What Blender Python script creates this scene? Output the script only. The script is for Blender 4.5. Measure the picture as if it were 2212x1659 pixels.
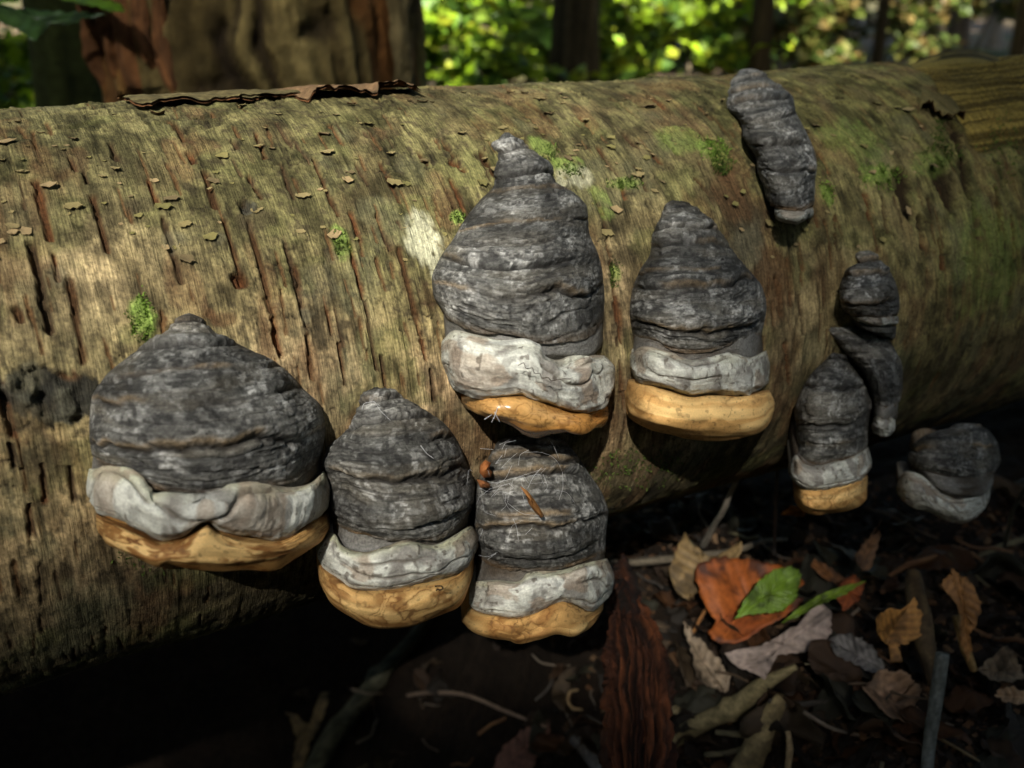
import bpy, math, random
import numpy as np
from mathutils import Vector, Matrix

# ------------------------------------------------------------------ clear
for o in list(bpy.data.objects):
    bpy.data.objects.remove(o, do_unlink=True)
SC = bpy.context.scene
COL = SC.collection
rng = np.random.default_rng(7)
random.seed(7)

# ------------------------------------------------------------------ camera
CAM_H = 0.47
PITCH = math.radians(21.4)
FPX, CX, CY = 2171.0, 1106.0, 829.5          # focal length and centre in the 2212 x 1659 frame I measured in
cam_d = bpy.data.cameras.new('camera')
cam_d.sensor_width = 36.0
cam_d.lens = 36.0 * FPX / 2212.0
cam_d.clip_start = 0.02
cam_d.clip_end = 400.0
cam_d.dof.use_dof = True
cam_d.dof.focus_distance = 0.485
cam_d.dof.aperture_fstop = 8.5
cam = bpy.data.objects.new('camera', cam_d)
cam.location = (0, 0, CAM_H)
cam.rotation_euler = (math.pi / 2 - PITCH, 0, 0)
COL.objects.link(cam)
SC.camera = cam

# ------------------------------------------------------------------ sky, sun, exposure
SUN_EL, SUN_AZ = math.radians(37.0), math.radians(-8.0)    # azimuth: the sun stands behind the camera, a little to the left
SUN = np.array([math.sin(SUN_AZ) * math.cos(SUN_EL), -math.cos(SUN_AZ) * math.cos(SUN_EL), math.sin(SUN_EL)])
world = bpy.data.worlds.new('World')
SC.world = world
world.use_nodes = True
wn = world.node_tree
sky = wn.nodes.new('ShaderNodeTexSky')
sky.sky_type = 'NISHITA'
sky.sun_disc = False
sky.sun_elevation = SUN_EL
sky.sun_rotation = math.atan2(SUN[0], SUN[1])
wn.links.new(sky.outputs[0], wn.nodes['Background'].inputs['Color'])
wn.nodes['Background'].inputs['Strength'].default_value = 0.05
sun_d = bpy.data.lights.new('sun', 'SUN')
sun_d.energy = 5.0
sun_d.angle = math.radians(0.53)
sun_d.color = (1.0, 0.96, 0.88)
sun = bpy.data.objects.new('sun', sun_d)
sun.rotation_euler = Vector(SUN).to_track_quat('Z', 'Y').to_euler()
sun.location = (0, -2, 6)
COL.objects.link(sun)
SC.view_settings.view_transform = 'Standard'
SC.view_settings.look = 'None'
SC.view_settings.gamma = 1.0
SC.view_settings.use_curve_mapping = False
SC.view_settings.exposure = 2.42
SC.render.engine = 'CYCLES'
SC.cycles.use_denoising = True
SC.cycles.max_bounces = 5
SC.cycles.diffuse_bounces = 3
SC.cycles.glossy_bounces = 2
SC.cycles.transmission_bounces = 3
SC.cycles.caustics_reflective = False
SC.cycles.caustics_refractive = False

# ------------------------------------------------------------------ noise
def _hash(ix, iy, seed):
    h = (ix.astype(np.int64) * 374761393 + iy.astype(np.int64) * 668265263 + seed * 1442695041) & 0xffffffff
    h = ((h ^ (h >> 13)) * 1274126177) & 0xffffffff
    h = ((h ^ (h >> 15)) * 2246822519) & 0xffffffff
    return ((h ^ (h >> 16)) & 0xffffff) / float(0xffffff)

def vn(x, y, seed=0):
    x = np.asarray(x, float); y = np.asarray(y, float)
    x, y = np.broadcast_arrays(x, y)
    ix = np.floor(x).astype(np.int64); iy = np.floor(y).astype(np.int64)
    fx = x - ix; fy = y - iy
    fx = fx * fx * fx * (fx * (fx * 6 - 15) + 10); fy = fy * fy * fy * (fy * (fy * 6 - 15) + 10)
    a = _hash(ix, iy, seed); b = _hash(ix + 1, iy, seed)
    c = _hash(ix, iy + 1, seed); d = _hash(ix + 1, iy + 1, seed)
    return (a + (b - a) * fx) * (1 - fy) + (c + (d - c) * fx) * fy

def fbm(x, y, o=4, seed=0, g=0.5):
    s = 0; a = 1.0; t = 0
    for i in range(o):
        s = s + a * vn(x * 2 ** i + 17.3 * i, y * 2 ** i - 9.1 * i, seed + i * 31); t += a; a *= g
    return s / t                                  # 0..1

def ss(a, b, x):
    t = np.clip((np.asarray(x, float) - a) / (b - a), 0, 1)
    return t * t * (3 - 2 * t)

def mix(a, b, t):
    t = np.asarray(t)[..., None]
    return np.asarray(a) * (1 - t) + np.asarray(b) * t

# ------------------------------------------------------------------ pixels to rays, the log's own axes
cp, sp = math.cos(PITCH), math.sin(PITCH)
AX = np.array([0.872, 0.489]); AX /= np.linalg.norm(AX)     # along the log, horizontal
QX = np.array([-AX[1], AX[0]])                              # horizontal, across the log, away from the camera
LQ, LZ, LR = 0.567, CAM_H - 0.204, 0.150                    # log centre line and radius

def ray(px, py):
    xc = (np.asarray(px, float) - CX) / FPX
    yc = -(np.asarray(py, float) - CY) / FPX
    return np.stack([xc, cp + yc * sp, -sp + yc * cp], -1)   # scaled so that its camera depth is 1

def sqz(s, q, z):
    s, q, z = np.broadcast_arrays(np.asarray(s, float), np.asarray(q, float), np.asarray(z, float))
    return np.stack([s * AX[0] + q * QX[0], s * AX[1] + q * QX[1], z], -1)

def hit_log(px, py, R=LR):
    d = ray(px, py)
    dq = d[..., 0] * QX[0] + d[..., 1] * QX[1]; dz = d[..., 2]; ds = d[..., 0] * AX[0] + d[..., 1] * AX[1]
    z0 = CAM_H - LZ
    a = dq * dq + dz * dz; b = dz * z0 - dq * LQ; c = LQ * LQ + z0 * z0 - R * R
    disc = b * b - a * c
    t = (-b - np.sqrt(np.maximum(disc, 0))) / a
    q = t * dq; z = CAM_H + t * dz
    return t * ds, np.arctan2(z - LZ, LQ - q), disc > 0      # s, angle (0 faces us, + is up), hit

# ------------------------------------------------------------------ object helpers
def tag(o, label=None, cat=None, group=None, kind=None):
    if label: o['label'] = label
    if cat: o['category'] = cat
    if group: o['group'] = group
    if kind: o['kind'] = kind
    return o

def empty(name, loc=(0, 0, 0), label=None, cat=None, group=None):
    o = bpy.data.objects.new(name, None)
    o.empty_display_size = 0.05
    o.location = loc
    COL.objects.link(o)
    return tag(o, label, cat, group)

def link(name, me, mat=None, parent=None):
    if mat and not me.materials: me.materials.append(mat)
    o = bpy.data.objects.new(name, me)
    COL.objects.link(o)
    if parent:
        o.parent = parent
        o.matrix_parent_inverse = Matrix.Translation(-Vector(parent.location)) if parent.parent is None else Matrix()
    return o

def mesh_np(name, V, F, col=None, smooth=True, sa=None):
    """V (n,3), F (m,3|4) -> mesh with an optional point colour attribute Col"""
    me = bpy.data.meshes.new(name)
    V = np.ascontiguousarray(V, np.float32); F = np.ascontiguousarray(F, np.int32)
    k = F.shape[1]
    me.vertices.add(len(V)); me.vertices.foreach_set('co', V.ravel())
    me.loops.add(F.size); me.loops.foreach_set('vertex_index', F.ravel())
    me.polygons.add(len(F)); me.polygons.foreach_set('loop_start', np.arange(0, F.size, k, dtype=np.int32))
    me.polygons.foreach_set('use_smooth', np.full(len(F), smooth))
    if col is not None:
        c = np.ones((len(V), 4), np.float32); c[:, :3] = col.reshape(-1, 3)
        at = me.color_attributes.new('Col', 'FLOAT_COLOR', 'POINT'); at.data.foreach_set('color', c.ravel())
    if sa is not None:
        q = np.zeros((len(V), 3), np.float32); q[:, :2] = sa.reshape(-1, 2)
        at = me.attributes.new('SA', 'FLOAT_VECTOR', 'POINT'); at.data.foreach_set('vector', q.ravel())
    me.update(calc_edges=True)
    return me

def grid_faces(nv, nu, closed=False, off=0):
    i = np.arange(nv - 1)[:, None]; j = np.arange(nu if closed else nu - 1)[None, :]
    j2 = (j + 1) % nu
    f = np.stack([i * nu + j, (i + 1) * nu + j, (i + 1) * nu + j2, i * nu + j2], -1).reshape(-1, 4)
    return f + off

def grid_mesh(name, P, col=None, closed=False, sa=None):
    nv, nu = P.shape[:2]
    return mesh_np(name, P.reshape(-1, 3), grid_faces(nv, nu, closed), col, sa=sa)

def grid_normals(P):
    du = np.gradient(P, axis=1); dv = np.gradient(P, axis=0)
    n = np.cross(dv, du)
    return n / (np.linalg.norm(n, axis=-1, keepdims=True) + 1e-12)

# ------------------------------------------------------------------ materials
def mat_col(name, rough=0.8, bump=0.3, scale=900.0, dist=0.0006, var=0.25, spec=0.3, stretch=(1, 1, 1), base=None, trans=0.0, rvar=0.0, fibre=None):
    """vertex colour (or a base colour) x fine noise, with fine bump"""
    m = bpy.data.materials.new(name); m.use_nodes = True
    t = m.node_tree; N, L = t.nodes, t.links
    b = N['Principled BSDF']; b.inputs['Roughness'].default_value = rough
    b.inputs['Specular IOR Level'].default_value = spec
    tc = N.new('ShaderNodeTexCoord'); mp = N.new('ShaderNodeMapping'); mp.inputs['Scale'].default_value = stretch
    L.new(tc.outputs['Object'], mp.inputs['Vector'])
    nz = N.new('ShaderNodeTexNoise'); nz.inputs['Scale'].default_value = scale; nz.inputs['Detail'].default_value = 5.0
    L.new(mp.outputs[0], nz.inputs['Vector'])
    mr = N.new('ShaderNodeMapRange'); mr.inputs['From Min'].default_value = 0.25; mr.inputs['From Max'].default_value = 0.75
    mr.inputs['To Min'].default_value = 1 - var; mr.inputs['To Max'].default_value = 1 + var
    L.new(nz.outputs[0], mr.inputs['Value'])
    mx = N.new('ShaderNodeVectorMath'); mx.operation = 'SCALE'
    if base is None:
        at = N.new('ShaderNodeAttribute'); at.attribute_name = 'Col'; L.new(at.outputs['Color'], mx.inputs[0])
    else:
        mx.inputs[0].default_value = base
    L.new(mr.outputs[0], mx.inputs['Scale'])
    height = nz.outputs[0]
    if fibre:                                   # fine lines along the surface's own grain: (scale s, scale a, contrast, relief)
        a2 = N.new('ShaderNodeAttribute'); a2.attribute_name = 'SA'
        m2 = N.new('ShaderNodeMapping'); m2.inputs['Scale'].default_value = (fibre[0], fibre[1], 1)
        L.new(a2.outputs['Vector'], m2.inputs['Vector'])
        n2 = N.new('ShaderNodeTexNoise'); n2.inputs['Scale'].default_value = 1.0; n2.inputs['Detail'].default_value = 4.0; n2.inputs['Roughness'].default_value = .6; n2.inputs['Distortion'].default_value = .3
        L.new(m2.outputs[0], n2.inputs['Vector'])
        r3 = N.new('ShaderNodeMapRange'); r3.inputs['From Min'].default_value = .28; r3.inputs['From Max'].default_value = .72
        r3.inputs['To Min'].default_value = 1 - fibre[2]; r3.inputs['To Max'].default_value = 1 + fibre[2]
        L.new(n2.outputs[0], r3.inputs['Value'])
        mm = N.new('ShaderNodeMath'); mm.operation = 'MULTIPLY'
        L.new(mr.outputs[0], mm.inputs[0]); L.new(r3.outputs[0], mm.inputs[1]); L.new(mm.outputs[0], mx.inputs['Scale'])
        ad = N.new('ShaderNodeMath'); ad.operation = 'MULTIPLY_ADD'; ad.inputs[1].default_value = fibre[3]
        L.new(n2.outputs[0], ad.inputs[0]); L.new(nz.outputs[0], ad.inputs[2]); height = ad.outputs[0]
    L.new(mx.outputs[0], b.inputs['Base Color'])
    if rvar:
        r2 = N.new('ShaderNodeMapRange'); r2.inputs['To Min'].default_value = rough - rvar; r2.inputs['To Max'].default_value = rough + rvar
        L.new(nz.outputs[0], r2.inputs['Value']); L.new(r2.outputs[0], b.inputs['Roughness'])
    if bump:
        bp = N.new('ShaderNodeBump'); bp.inputs['Strength'].default_value = bump; bp.inputs['Distance'].default_value = dist
        L.new(height, bp.inputs['Height']); L.new(bp.outputs[0], b.inputs['Normal'])
    if trans:
        tr = N.new('ShaderNodeBsdfTranslucent'); L.new(mx.outputs[0], tr.inputs['Color'])
        ms = N.new('ShaderNodeMixShader'); ms.inputs[0].default_value = trans
        L.new(b.outputs[0], ms.inputs[1]); L.new(tr.outputs[0], ms.inputs[2])
        L.new(ms.outputs[0], N['Material Output'].inputs['Surface'])
    return m

M_BARK = mat_col('birch_bark', 0.9, 0.8, 650, 0.0010, 0.42, 0.12, fibre=(1100, 80, 0.55, 1.5))
M_LOOSE = mat_col('loose_birch_bark', 0.9, 0.6, 500, 0.001, 0.35, 0.12)
M_CRUST = mat_col('fungus_crust', 0.72, 0.7, 900, 0.0008, 0.38, 0.22, rvar=0.12, fibre=(260, 950, 0.34, 1.3))
M_BAND = mat_col('fungus_band', 0.9, 0.6, 900, 0.0006, 0.22, 0.12, fibre=(200, 900, 0.18, .7))
M_PORE = mat_col('fungus_pore', 0.68, 0.35, 1400, 0.0004, 0.14, 0.2, fibre=(60, 700, 0.06, .3))
M_WET = mat_col('fungus_pore_wet', 0.25, 0.3, 500, 0.0005, 0.14, 0.5, fibre=(60, 500, 0.12, .5))
M_WOOD = mat_col('bare_wood', 0.8, 0.4, 400, 0.001, 0.25, 0.2)
M_SOIL = mat_col('humus', 0.95, 0.8, 120, 0.006, 0.5, 0.1)
M_LEAF = mat_col('dead_leaf', 0.6, 0.4, 260, 0.001, 0.3, 0.3, trans=0.18)
M_GREEN = mat_col('green_leaf', 0.45, 0.3, 200, 0.001, 0.2, 0.4, trans=0.35)
M_TWIG = mat_col('twig_bark', 0.8, 0.5, 350, 0.001, 0.35, 0.25)
M_MOSS = mat_col('moss', 0.8, 0.0, 300, 0.001, 0.4, 0.2, trans=0.2)
M_TRUNK = mat_col('trunk_bark', 0.9, 0.8, 60, 0.008, 0.4, 0.15)
M_FAR = mat_col('far_foliage', 0.5, 0.0, 20, 0.001, 0.25, 0.3, trans=0.28)
M_WEB = mat_col('spider_silk', 0.4, 0.0, 10, 0.001, 0.0, 0.5, base=(0.5, 0.5, 0.5))
M_HAIR = mat_col('dark_fibre', 0.6, 0.0, 10, 0.001, 0.0, 0.3, base=(0.04, 0.02, 0.01))

# ------------------------------------------------------------------ the ground
def gh(x, y):
    x = np.asarray(x, float); y = np.asarray(y, float)
    s = x * AX[0] + y * AX[1]; q = x * QX[0] + y * QX[1]
    h = 0.05 * (fbm(x * 1.6, y * 1.6, 3, 5) - 0.5) * ss(1.5, 4, np.hypot(x, y)) + 0.02 * (fbm(x * 9, y * 9, 3, 6) - 0.5)
    h = h - 0.36 * ss(0.50, 0.27, s) * ss(-0.1, 0.3, q) * ss(1.5, 0.95, q) * ss(-0.75, -0.35, s)
    near = np.exp(-((q - LQ) / 0.22) ** 2)
    h = h + near * 0.15 * (ss(0.95, 1.5, s) * ss(3.2, 2.4, s) + ss(-0.4, -0.75, s) * ss(-2.2, -1.5, s))
    return h

def G(px, py, h=0.0):
    """point h above the ground seen at a pixel"""
    d = ray(px, py); t = 0.25
    while t < 90:
        p = d * t
        if CAM_H + p[2] < gh(p[0], p[1]) + h: break
        t *= 1.02
    lo, hi = t / 1.02, t
    for _ in range(12):
        m = (lo + hi) / 2; p = d * m
        if CAM_H + p[2] < gh(p[0], p[1]) + h: hi = m
        else: lo = m
    p = d * hi
    return np.array([p[0], p[1], CAM_H + p[2]])

def build_ground():
    # one sheet: fine near the log, coarser out to the horizon
    def axis(lim, fine, a, b):
        core = np.arange(a, b + 1e-6, fine)
        out, step, x = [], fine, b
        while x < lim: step *= 1.16; x += step; out.append(x)
        neg, step, x = [], fine, a
        while x > -lim: step *= 1.16; x -= step; neg.append(x)
        return np.concatenate([neg[::-1], core, out])
    xs = axis(260, 0.010, -0.55, 1.35); ys = axis(260, 0.010, 0.2, 1.7)
    X, Y = np.meshgrid(xs, ys)
    Z = gh(X, Y)
    nearm = np.exp(-(np.hypot(X - 0.4, Y - 0.8) / 1.2) ** 2)
    Z = Z + nearm * (0.012 * (fbm(X * 45, Y * 45, 3, 11) - 0.5) + 0.006 * (fbm(X * 140, Y * 140, 2, 12) - 0.5))
    d = np.hypot(X, Y)
    litter = fbm(X * 3.1, Y * 3.1, 4, 3)
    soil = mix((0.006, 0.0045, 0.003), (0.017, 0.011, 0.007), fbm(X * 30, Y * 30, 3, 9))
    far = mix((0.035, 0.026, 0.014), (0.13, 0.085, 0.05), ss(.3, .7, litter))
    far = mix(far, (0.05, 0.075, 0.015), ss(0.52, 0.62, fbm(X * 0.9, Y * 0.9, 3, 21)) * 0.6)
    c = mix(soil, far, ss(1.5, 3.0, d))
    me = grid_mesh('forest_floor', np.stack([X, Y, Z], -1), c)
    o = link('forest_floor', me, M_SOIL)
    tag(o, kind='structure')
build_ground()

# ------------------------------------------------------------------ the birch log
LOG = empty('birch_log', tuple(sqz(0.4, LQ, LZ - LR)), 'thick fallen birch log with tan slit-marked bark, carrying the bracket fungi', 'log')

LENT = [  # lenticels and cracks read off the photograph: pixel polyline, width in pixels
 ([(442,370),(452,400),(466,440)],14),([(321,387),(341,440)],9),([(352,469),(372,540),(392,612)],12),([(486,473),(505,540),(522,606)],11),
 ([(512,600),(518,610)],22),([(530,440),(531,448)],20),([(539,475),(560,560),(576,629),(585,673)],10),([(590,690),(600,730),(606,766)],15),
 ([(618,532),(636,600),(652,670),(662,704)],11),([(662,725),(676,820)],10),([(752,528),(770,590),(785,642)],9),([(790,650),(800,720),(812,800)],7),
 ([(862,535),(880,610),(906,722)],11),([(910,735),(920,775)],9),([(928,800),(938,865)],8),([(200,422),(216,480),(233,541)],12),([(75,387),(92,450),(106,515)],13),
 ([(68,528),(86,610),(106,713)],15),([(150,607),(165,690),(180,780)],12),([(117,550),(128,607)],10),([(238,304),(253,343)],10),([(378,262),(398,300)],8),
 ([(409,326),(420,348)],10),([(504,304),(513,317)],10),([(537,378),(565,427)],9),([(554,286),(572,339)],7),([(607,352),(634,427)],9),([(678,343),(700,400),(728,464)],8),
 ([(713,273),(739,312)],8),([(770,356),(792,400)],9),([(823,352),(845,395),(862,436)],10),([(757,462),(770,502)],10),([(814,466),(826,500),(840,537)],9),([(906,326),(918,352)],12),
 ([(152,335),(161,361)],10),([(181,365),(186,388)],8),([(38,672),(46,690)],14),([(2,830),(14,880),(28,940)],15),([(20,962),(30,1004)],12),
 ([(640,575),(655,660)],7),([(700,640),(716,720)],6),([(1090,211),(1125,230)],9),([(1138,214),(1170,240),(1200,269)],8),([(1253,250),(1279,282)],9),
 ([(1352,288),(1379,317)],13),([(1295,317),(1323,368)],11),([(1336,390),(1349,426)],9),([(1371,362),(1397,410)],9),([(1039,333),(1064,378)],12),
 ([(975,387),(1003,458)],9),([(965,416),(981,448)],9),([(955,298),(978,335)],10),([(978,349),(1000,368)],13),([(1266,384),(1290,440),(1311,512)],7),
 ([(1310,520),(1322,600),(1330,700)],6),([(1410,339),(1426,355)],10),([(1430,295),(1460,335)],8),([(1500,390),(1530,425)],9),([(1080,180),(1110,196)],6),([(1180,195),(1240,228)],7),
 ([(1320,205),(1380,250)],7),([(1400,200),(1450,240)],7),([(1465,225),(1520,290)],7),([(1540,245),(1590,320)],7),([(1770,330),(1790,372)],7),
 ([(1745,300),(1765,345)],7),([(1800,470),(1806,540)],6),([(1780,480),(1800,580)],7),([(1815,540),(1822,600)],6),
 ([(1950,384),(1958,420),(1966,452)],34),([(2036,368),(2046,395),(2052,424)],40),([(2064,296),(2082,350),(2094,420)],18),([(2064,270),(2070,300)],22),([(1868,420),(1878,470)],9),([(1905,430),(1915,500)],8),
 ([(1990,470),(1996,530)],16),([(2030,520),(2034,580)],10),([(2100,430),(2112,520)],9),([(2150,400),(2160,500)],9),([(2185,470),(2190,560)],8),([(2010,430),(2016,470)],10),
 ([(1675,600),(1690,680)],9),([(1700,560),(1712,660)],8),([(1730,640),(1736,720)],8),([(1335,780),(1345,880)],9),([(1330,640),(1340,740)],6),
 ([(820,770),(832,850)],8),([(730,740),(742,830)],7),([(90,1000),(96,1080)],9),([(150,1010),(160,1080)],9),([(60,1090),(66,1150)],10),([(1700,745),(1706,830)],7),
]
STAIN = [  # x, y, rx, ry, strength, kind (0 dark damp, 1 brown, 2 pale lichen, 3 green lichen, 4 black knot, 5 grey-blue)
 (120,858,88,72,.97,4),(52,845,52,60,.9,4),(55,810,40,40,.6,5),(60,900,60,40,.6,0),(100,1000,60,70,.6,0),(300,440,34,20,.75,0),(300,640,18,50,.7,0),(455,680,22,12,.9,1),(485,690,40,18,.7,1),
 (560,470,40,28,.65,0),(630,455,22,16,.6,0),(372,520,26,28,.45,5),(478,510,14,18,.5,5),(110,660,30,50,.35,0),(690,620,40,50,.25,5),
 (925,520,42,58,.85,2),(940,590,18,60,.6,2),(735,525,18,36,.6,3),(305,690,26,42,.8,3),(1240,385,44,26,.55,2),(1170,320,30,26,.55,3),(1215,360,46,16,.6,3),
 (1540,330,32,36,.9,3),(1580,360,40,70,.55,1),(1600,470,60,95,.9,0),(1625,530,45,60,.6,5),(1672,590,46,90,.75,1),(1580,420,50,60,.6,1),(1350,395,30,14,.6,3),(1300,440,20,40,.4,3),(1780,420,14,26,.75,3),
 (1900,375,44,26,.75,3),(2020,350,50,34,.4,3),(990,470,14,14,.8,3),(1330,590,12,22,.55,3),(1720,440,70,60,.35,1),(130,600,20,30,.4,5),(540,445,14,14,.9,4),
 (240,350,40,30,.4,0),(160,340,50,30,.4,0),(1450,250,90,30,.35,0),(1650,300,50,50,.35,1),(1350,1000,50,40,.45,0),(1000,960,70,60,.55,1),(1330,900,30,80,.5,1),
 (60,470,40,40,.35,0),(700,700,40,50,.4,0),(660,680,20,20,.6,5),(930,640,30,50,.3,1),(1480,300,60,34,.35,3),(1850,300,80,60,.3,3),(2150,560,80,120,.3,3),(770,930,70,60,.4,1),
 (1790,600,50,60,.4,1),(1690,760,40,90,.35,1),
]

def build_log():
    def axis(a, b, fine, lo, hi, coarse):
        core = np.arange(a, b, fine)
        return np.concatenate([np.linspace(lo, a, coarse, endpoint=False), core, np.linspace(b, hi, coarse)])
    # along: 0.9 mm near us, 1.3 mm far
    sl = [-0.08]
    while sl[-1] < 0.82: sl.append(sl[-1] + 0.00092 + 0.0006 * max(0, sl[-1]))
    s = np.concatenate([np.linspace(-1.6, -0.085, 30), sl, np.linspace(0.83, 2.6, 36)])
    th = np.concatenate([np.arange(-78, 108, 0.42), np.linspace(108, 282, 42)[:-1]]) * math.pi / 180
    S, T = np.meshgrid(s, th)
    A = T * LR
    front = (S > -0.09) & (S < 0.825) & (T < math.radians(109))
    # --- relief
    low = fbm(S * 4, A * 5, 3, 1)
    D = 0.010 * (low - 0.5) + 0.004 * (fbm(S * 18, A * 14, 3, 2) - 0.5)
    w = 0.0025 * (fbm(S * 60, A * 40, 2, 8) - 0.5)
    g1 = fbm((S + w) * 620, A * 34, 2, 3); g2 = fbm((S + w) * 260, A * 16, 2, 4)
    D += 0.0007 * (g1 - 0.5) + 0.0008 * (g2 - 0.5) + 0.0016 * (fbm(S * 150, A * 120, 3, 17) - 0.5)
    crack = ss(0.72, 0.82, vn((S + w) * 420, A * 34, 14)) * ss(.35, .6, fbm(S * 14, A * 16, 2, 16))
    D -= 0.0006 * crack
    # scales: short ledges that end in a lip, mostly on the upper half
    upm = ss(-0.25, 0.75, T + 0.5 * (fbm(S * 9, A * 9, 3, 5) - 0.5))
    ph = A * 110 + 3.5 * fbm(S * 75, A * 40, 3, 6) + 0.9 * vn(S * 300, A * 20, 15)
    saw = ph - np.floor(ph)
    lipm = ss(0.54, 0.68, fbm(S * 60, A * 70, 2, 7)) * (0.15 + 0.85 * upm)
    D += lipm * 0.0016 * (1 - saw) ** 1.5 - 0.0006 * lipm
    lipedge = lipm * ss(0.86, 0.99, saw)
    # --- colour
    n1 = fbm(S * 22, A * 20, 4, 31); n2 = fbm(S * 7, A * 8, 3, 32); n3 = fbm(S * 90, A * 60, 3, 33)
    c = mix((0.33, 0.235, 0.13), (0.44, 0.315, 0.19), n1)
    c = mix(c, (0.27, 0.19, 0.095), ss(0.45, 0.7, n2) * 0.7)
    alg = ss(-0.05, 1.05, T + 0.9 * (n2 - 0.5) + 0.5 * (n1 - 0.5) + 0.42 * ss(0.25, 0.75, S))
    c = mix(c, mix((0.095, 0.088, 0.036), (0.155, 0.138, 0.058), n3), alg * 0.92)
    # right-hand end: darker and more olive
    c = mix(c, mix((0.105, 0.098, 0.03), (0.155, 0.138, 0.046), n1), 0.8 * ss(0.32, 0.60, S + 0.08 * (n1 - 0.5)))
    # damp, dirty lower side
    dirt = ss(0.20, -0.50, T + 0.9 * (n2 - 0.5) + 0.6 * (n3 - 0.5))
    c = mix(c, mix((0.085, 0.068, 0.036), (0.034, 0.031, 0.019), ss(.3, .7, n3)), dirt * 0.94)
    c = c * (0.70 + 0.48 * g1 + 0.20 * (g2 - 0.5))[..., None] * (1 - 0.6 * crack)[..., None]
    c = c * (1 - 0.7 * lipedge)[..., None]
    sp_ = ss(0.60, 0.74, fbm(S * 420, A * 300, 2, 34)) * (.35 + .65 * ss(0.4, 0.6, n2))
    c = mix(c, (0.055, 0.042, 0.024), sp_ * 0.75)
    c = mix(c, (0.10, 0.075, 0.036), ss(.56, .68, fbm(S * 48, A * 34, 4, 37)) * .6)
    c = mix(c, (0.10, 0.10, 0.035), ss(.54, .68, fbm(S * 30, A * 44, 4, 38)) * .45)
    c = c * (0.46 + 0.94 * ss(.2, .8, fbm(S * 130, A * 110, 4, 39)))[..., None]
    c = c * (0.76 + 0.44 * ss(.25, .75, fbm(S * 16, A * 20, 4, 40)))[..., None] * np.array((.95, .97, .92))
    c = mix(c, (0.20, 0.10, 0.045), ss(0.60, 0.72, fbm(S * 60, A * 24, 3, 35)) * 0.22)
    c = mix(c, (0.12, 0.115, 0.06), ss(0.60, 0.74, fbm(S * 38, A * 36, 4, 36)) * 0.4)
    # --- lenticels
    def seg_mask(pts, wid, rag=0.35, seed=0):
        """pts in (s, arc) metres"""
        pts = np.array(pts)
        lo = pts.min(0) - wid * 2.5 - 0.004; hi = pts.max(0) + wid * 2.5 + 0.004
        j0, j1 = np.searchsorted(s, [lo[0], hi[0]]); i0, i1 = np.searchsorted(th, [lo[1] / LR, hi[1] / LR])
        if j1 - j0 < 2 or i1 - i0 < 2: return None
        x = S[i0:i1, j0:j1]; y = A[i0:i1, j0:j1]
        d = np.full(x.shape, 9.0)
        for (ax, ay), (bx, by) in zip(pts[:-1], pts[1:]):
            L2 = (bx - ax) ** 2 + (by - ay) ** 2 + 1e-12
            k = np.clip(((x - ax) * (bx - ax) + (y - ay) * (by - ay)) / L2, 0, 1)
            d = np.minimum(d, np.hypot(x - ax - k * (bx - ax), y - ay - k * (by - ay)))
        ww = wid * (1 + rag * 2.2 * (vn(x * 300 + seed, y * 170, 41) - 0.5))
        return (slice(i0, i1), slice(j0, j1)), ss(1.15, 0.65, d / np.maximum(ww, 1e-5)), ss(2.2, 1.0, d / np.maximum(ww, 1e-5))
    def slit(pts, wid, depth, tone, seed):
        nonlocal D, c
        r = seg_mask(pts, wid, seed=seed)
        if r is None: return
        sl_, m, rim = r
        D[sl_] += 0.0006 * (rim - m) - depth * m
        c[sl_] = mix(c[sl_], tone, m * 0.93)
    for k, (pl, wpx) in enumerate(LENT):
        a = np.array(pl, float)
        ps, pt, ok = hit_log(a[:, 0], a[:, 1])
        dpt = np.hypot(*(sqz(ps, LQ - LR * np.cos(pt), 0)[0, :2]))
        tone = [(0.046, 0.021, 0.008), (0.070, 0.026, 0.009), (0.034, 0.019, 0.009)][k % 3]
        if wpx > 15 and a[0, 0] > 1900: tone = (0.02, 0.012, 0.006)
        slit(np.stack([ps, pt * LR], 1), 0.66 * wpx * dpt / FPX, 0.0026 if wpx < 15 else 0.0045, tone, k * 7.7)
    r2 = np.random.default_rng(3)
    for k in range(620):
        s0 = r2.uniform(-0.05, 0.78); a0 = r2.uniform(-0.12, 0.25)
        ln = r2.uniform(0.004, 0.022) * (1.5 if s0 > 0.6 else 1)
        sl2 = r2.normal(0.0, 0.06)
        slit([(s0, a0), (s0 + sl2 * ln, a0 + ln)], r2.uniform(0.0003, 0.0010), 0.0014, (0.085, 0.045, 0.018) if r2.random() < .7 else (0.05, 0.03, 0.015), k * 3.3)
    # transverse hairline cracks (run along the log)
    for k in range(150):
        s0 = r2.uniform(-0.04, 0.9); a0 = r2.uniform(-0.05, 0.24); ln = r2.uniform(0.003, 0.014)
        slit([(s0, a0), (s0 + ln * .5, a0 + r2.normal(0, .0012)), (s0 + ln, a0 + r2.normal(0, .0016))], 0.00045, 0.0016, (0.03, 0.022, 0.012), k * 5.1)
    # --- stains, lichens, knot scars
    for k, (x, y, rx, ry, st, kind) in enumerate(STAIN):
        ps, pt, ok = hit_log(np.array([x, x + rx, x]), np.array([y, y, y + ry]))
        rs = max(abs(ps[1] - ps[0]), 0.004); ra = max(abs(pt[2] - pt[0]) * LR, 0.004)
        j0, j1 = np.searchsorted(s, [ps[0] - 2 * rs, ps[0] + 2 * rs]); i0, i1 = np.searchsorted(th, [pt[0] - 2 * ra / LR, pt[0] + 2 * ra / LR])
        sl_ = (slice(i0, i1), slice(j0, j1))
        if i1 - i0 < 2 or j1 - j0 < 2: continue
        x_ = S[sl_]; y_ = A[sl_]
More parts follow.
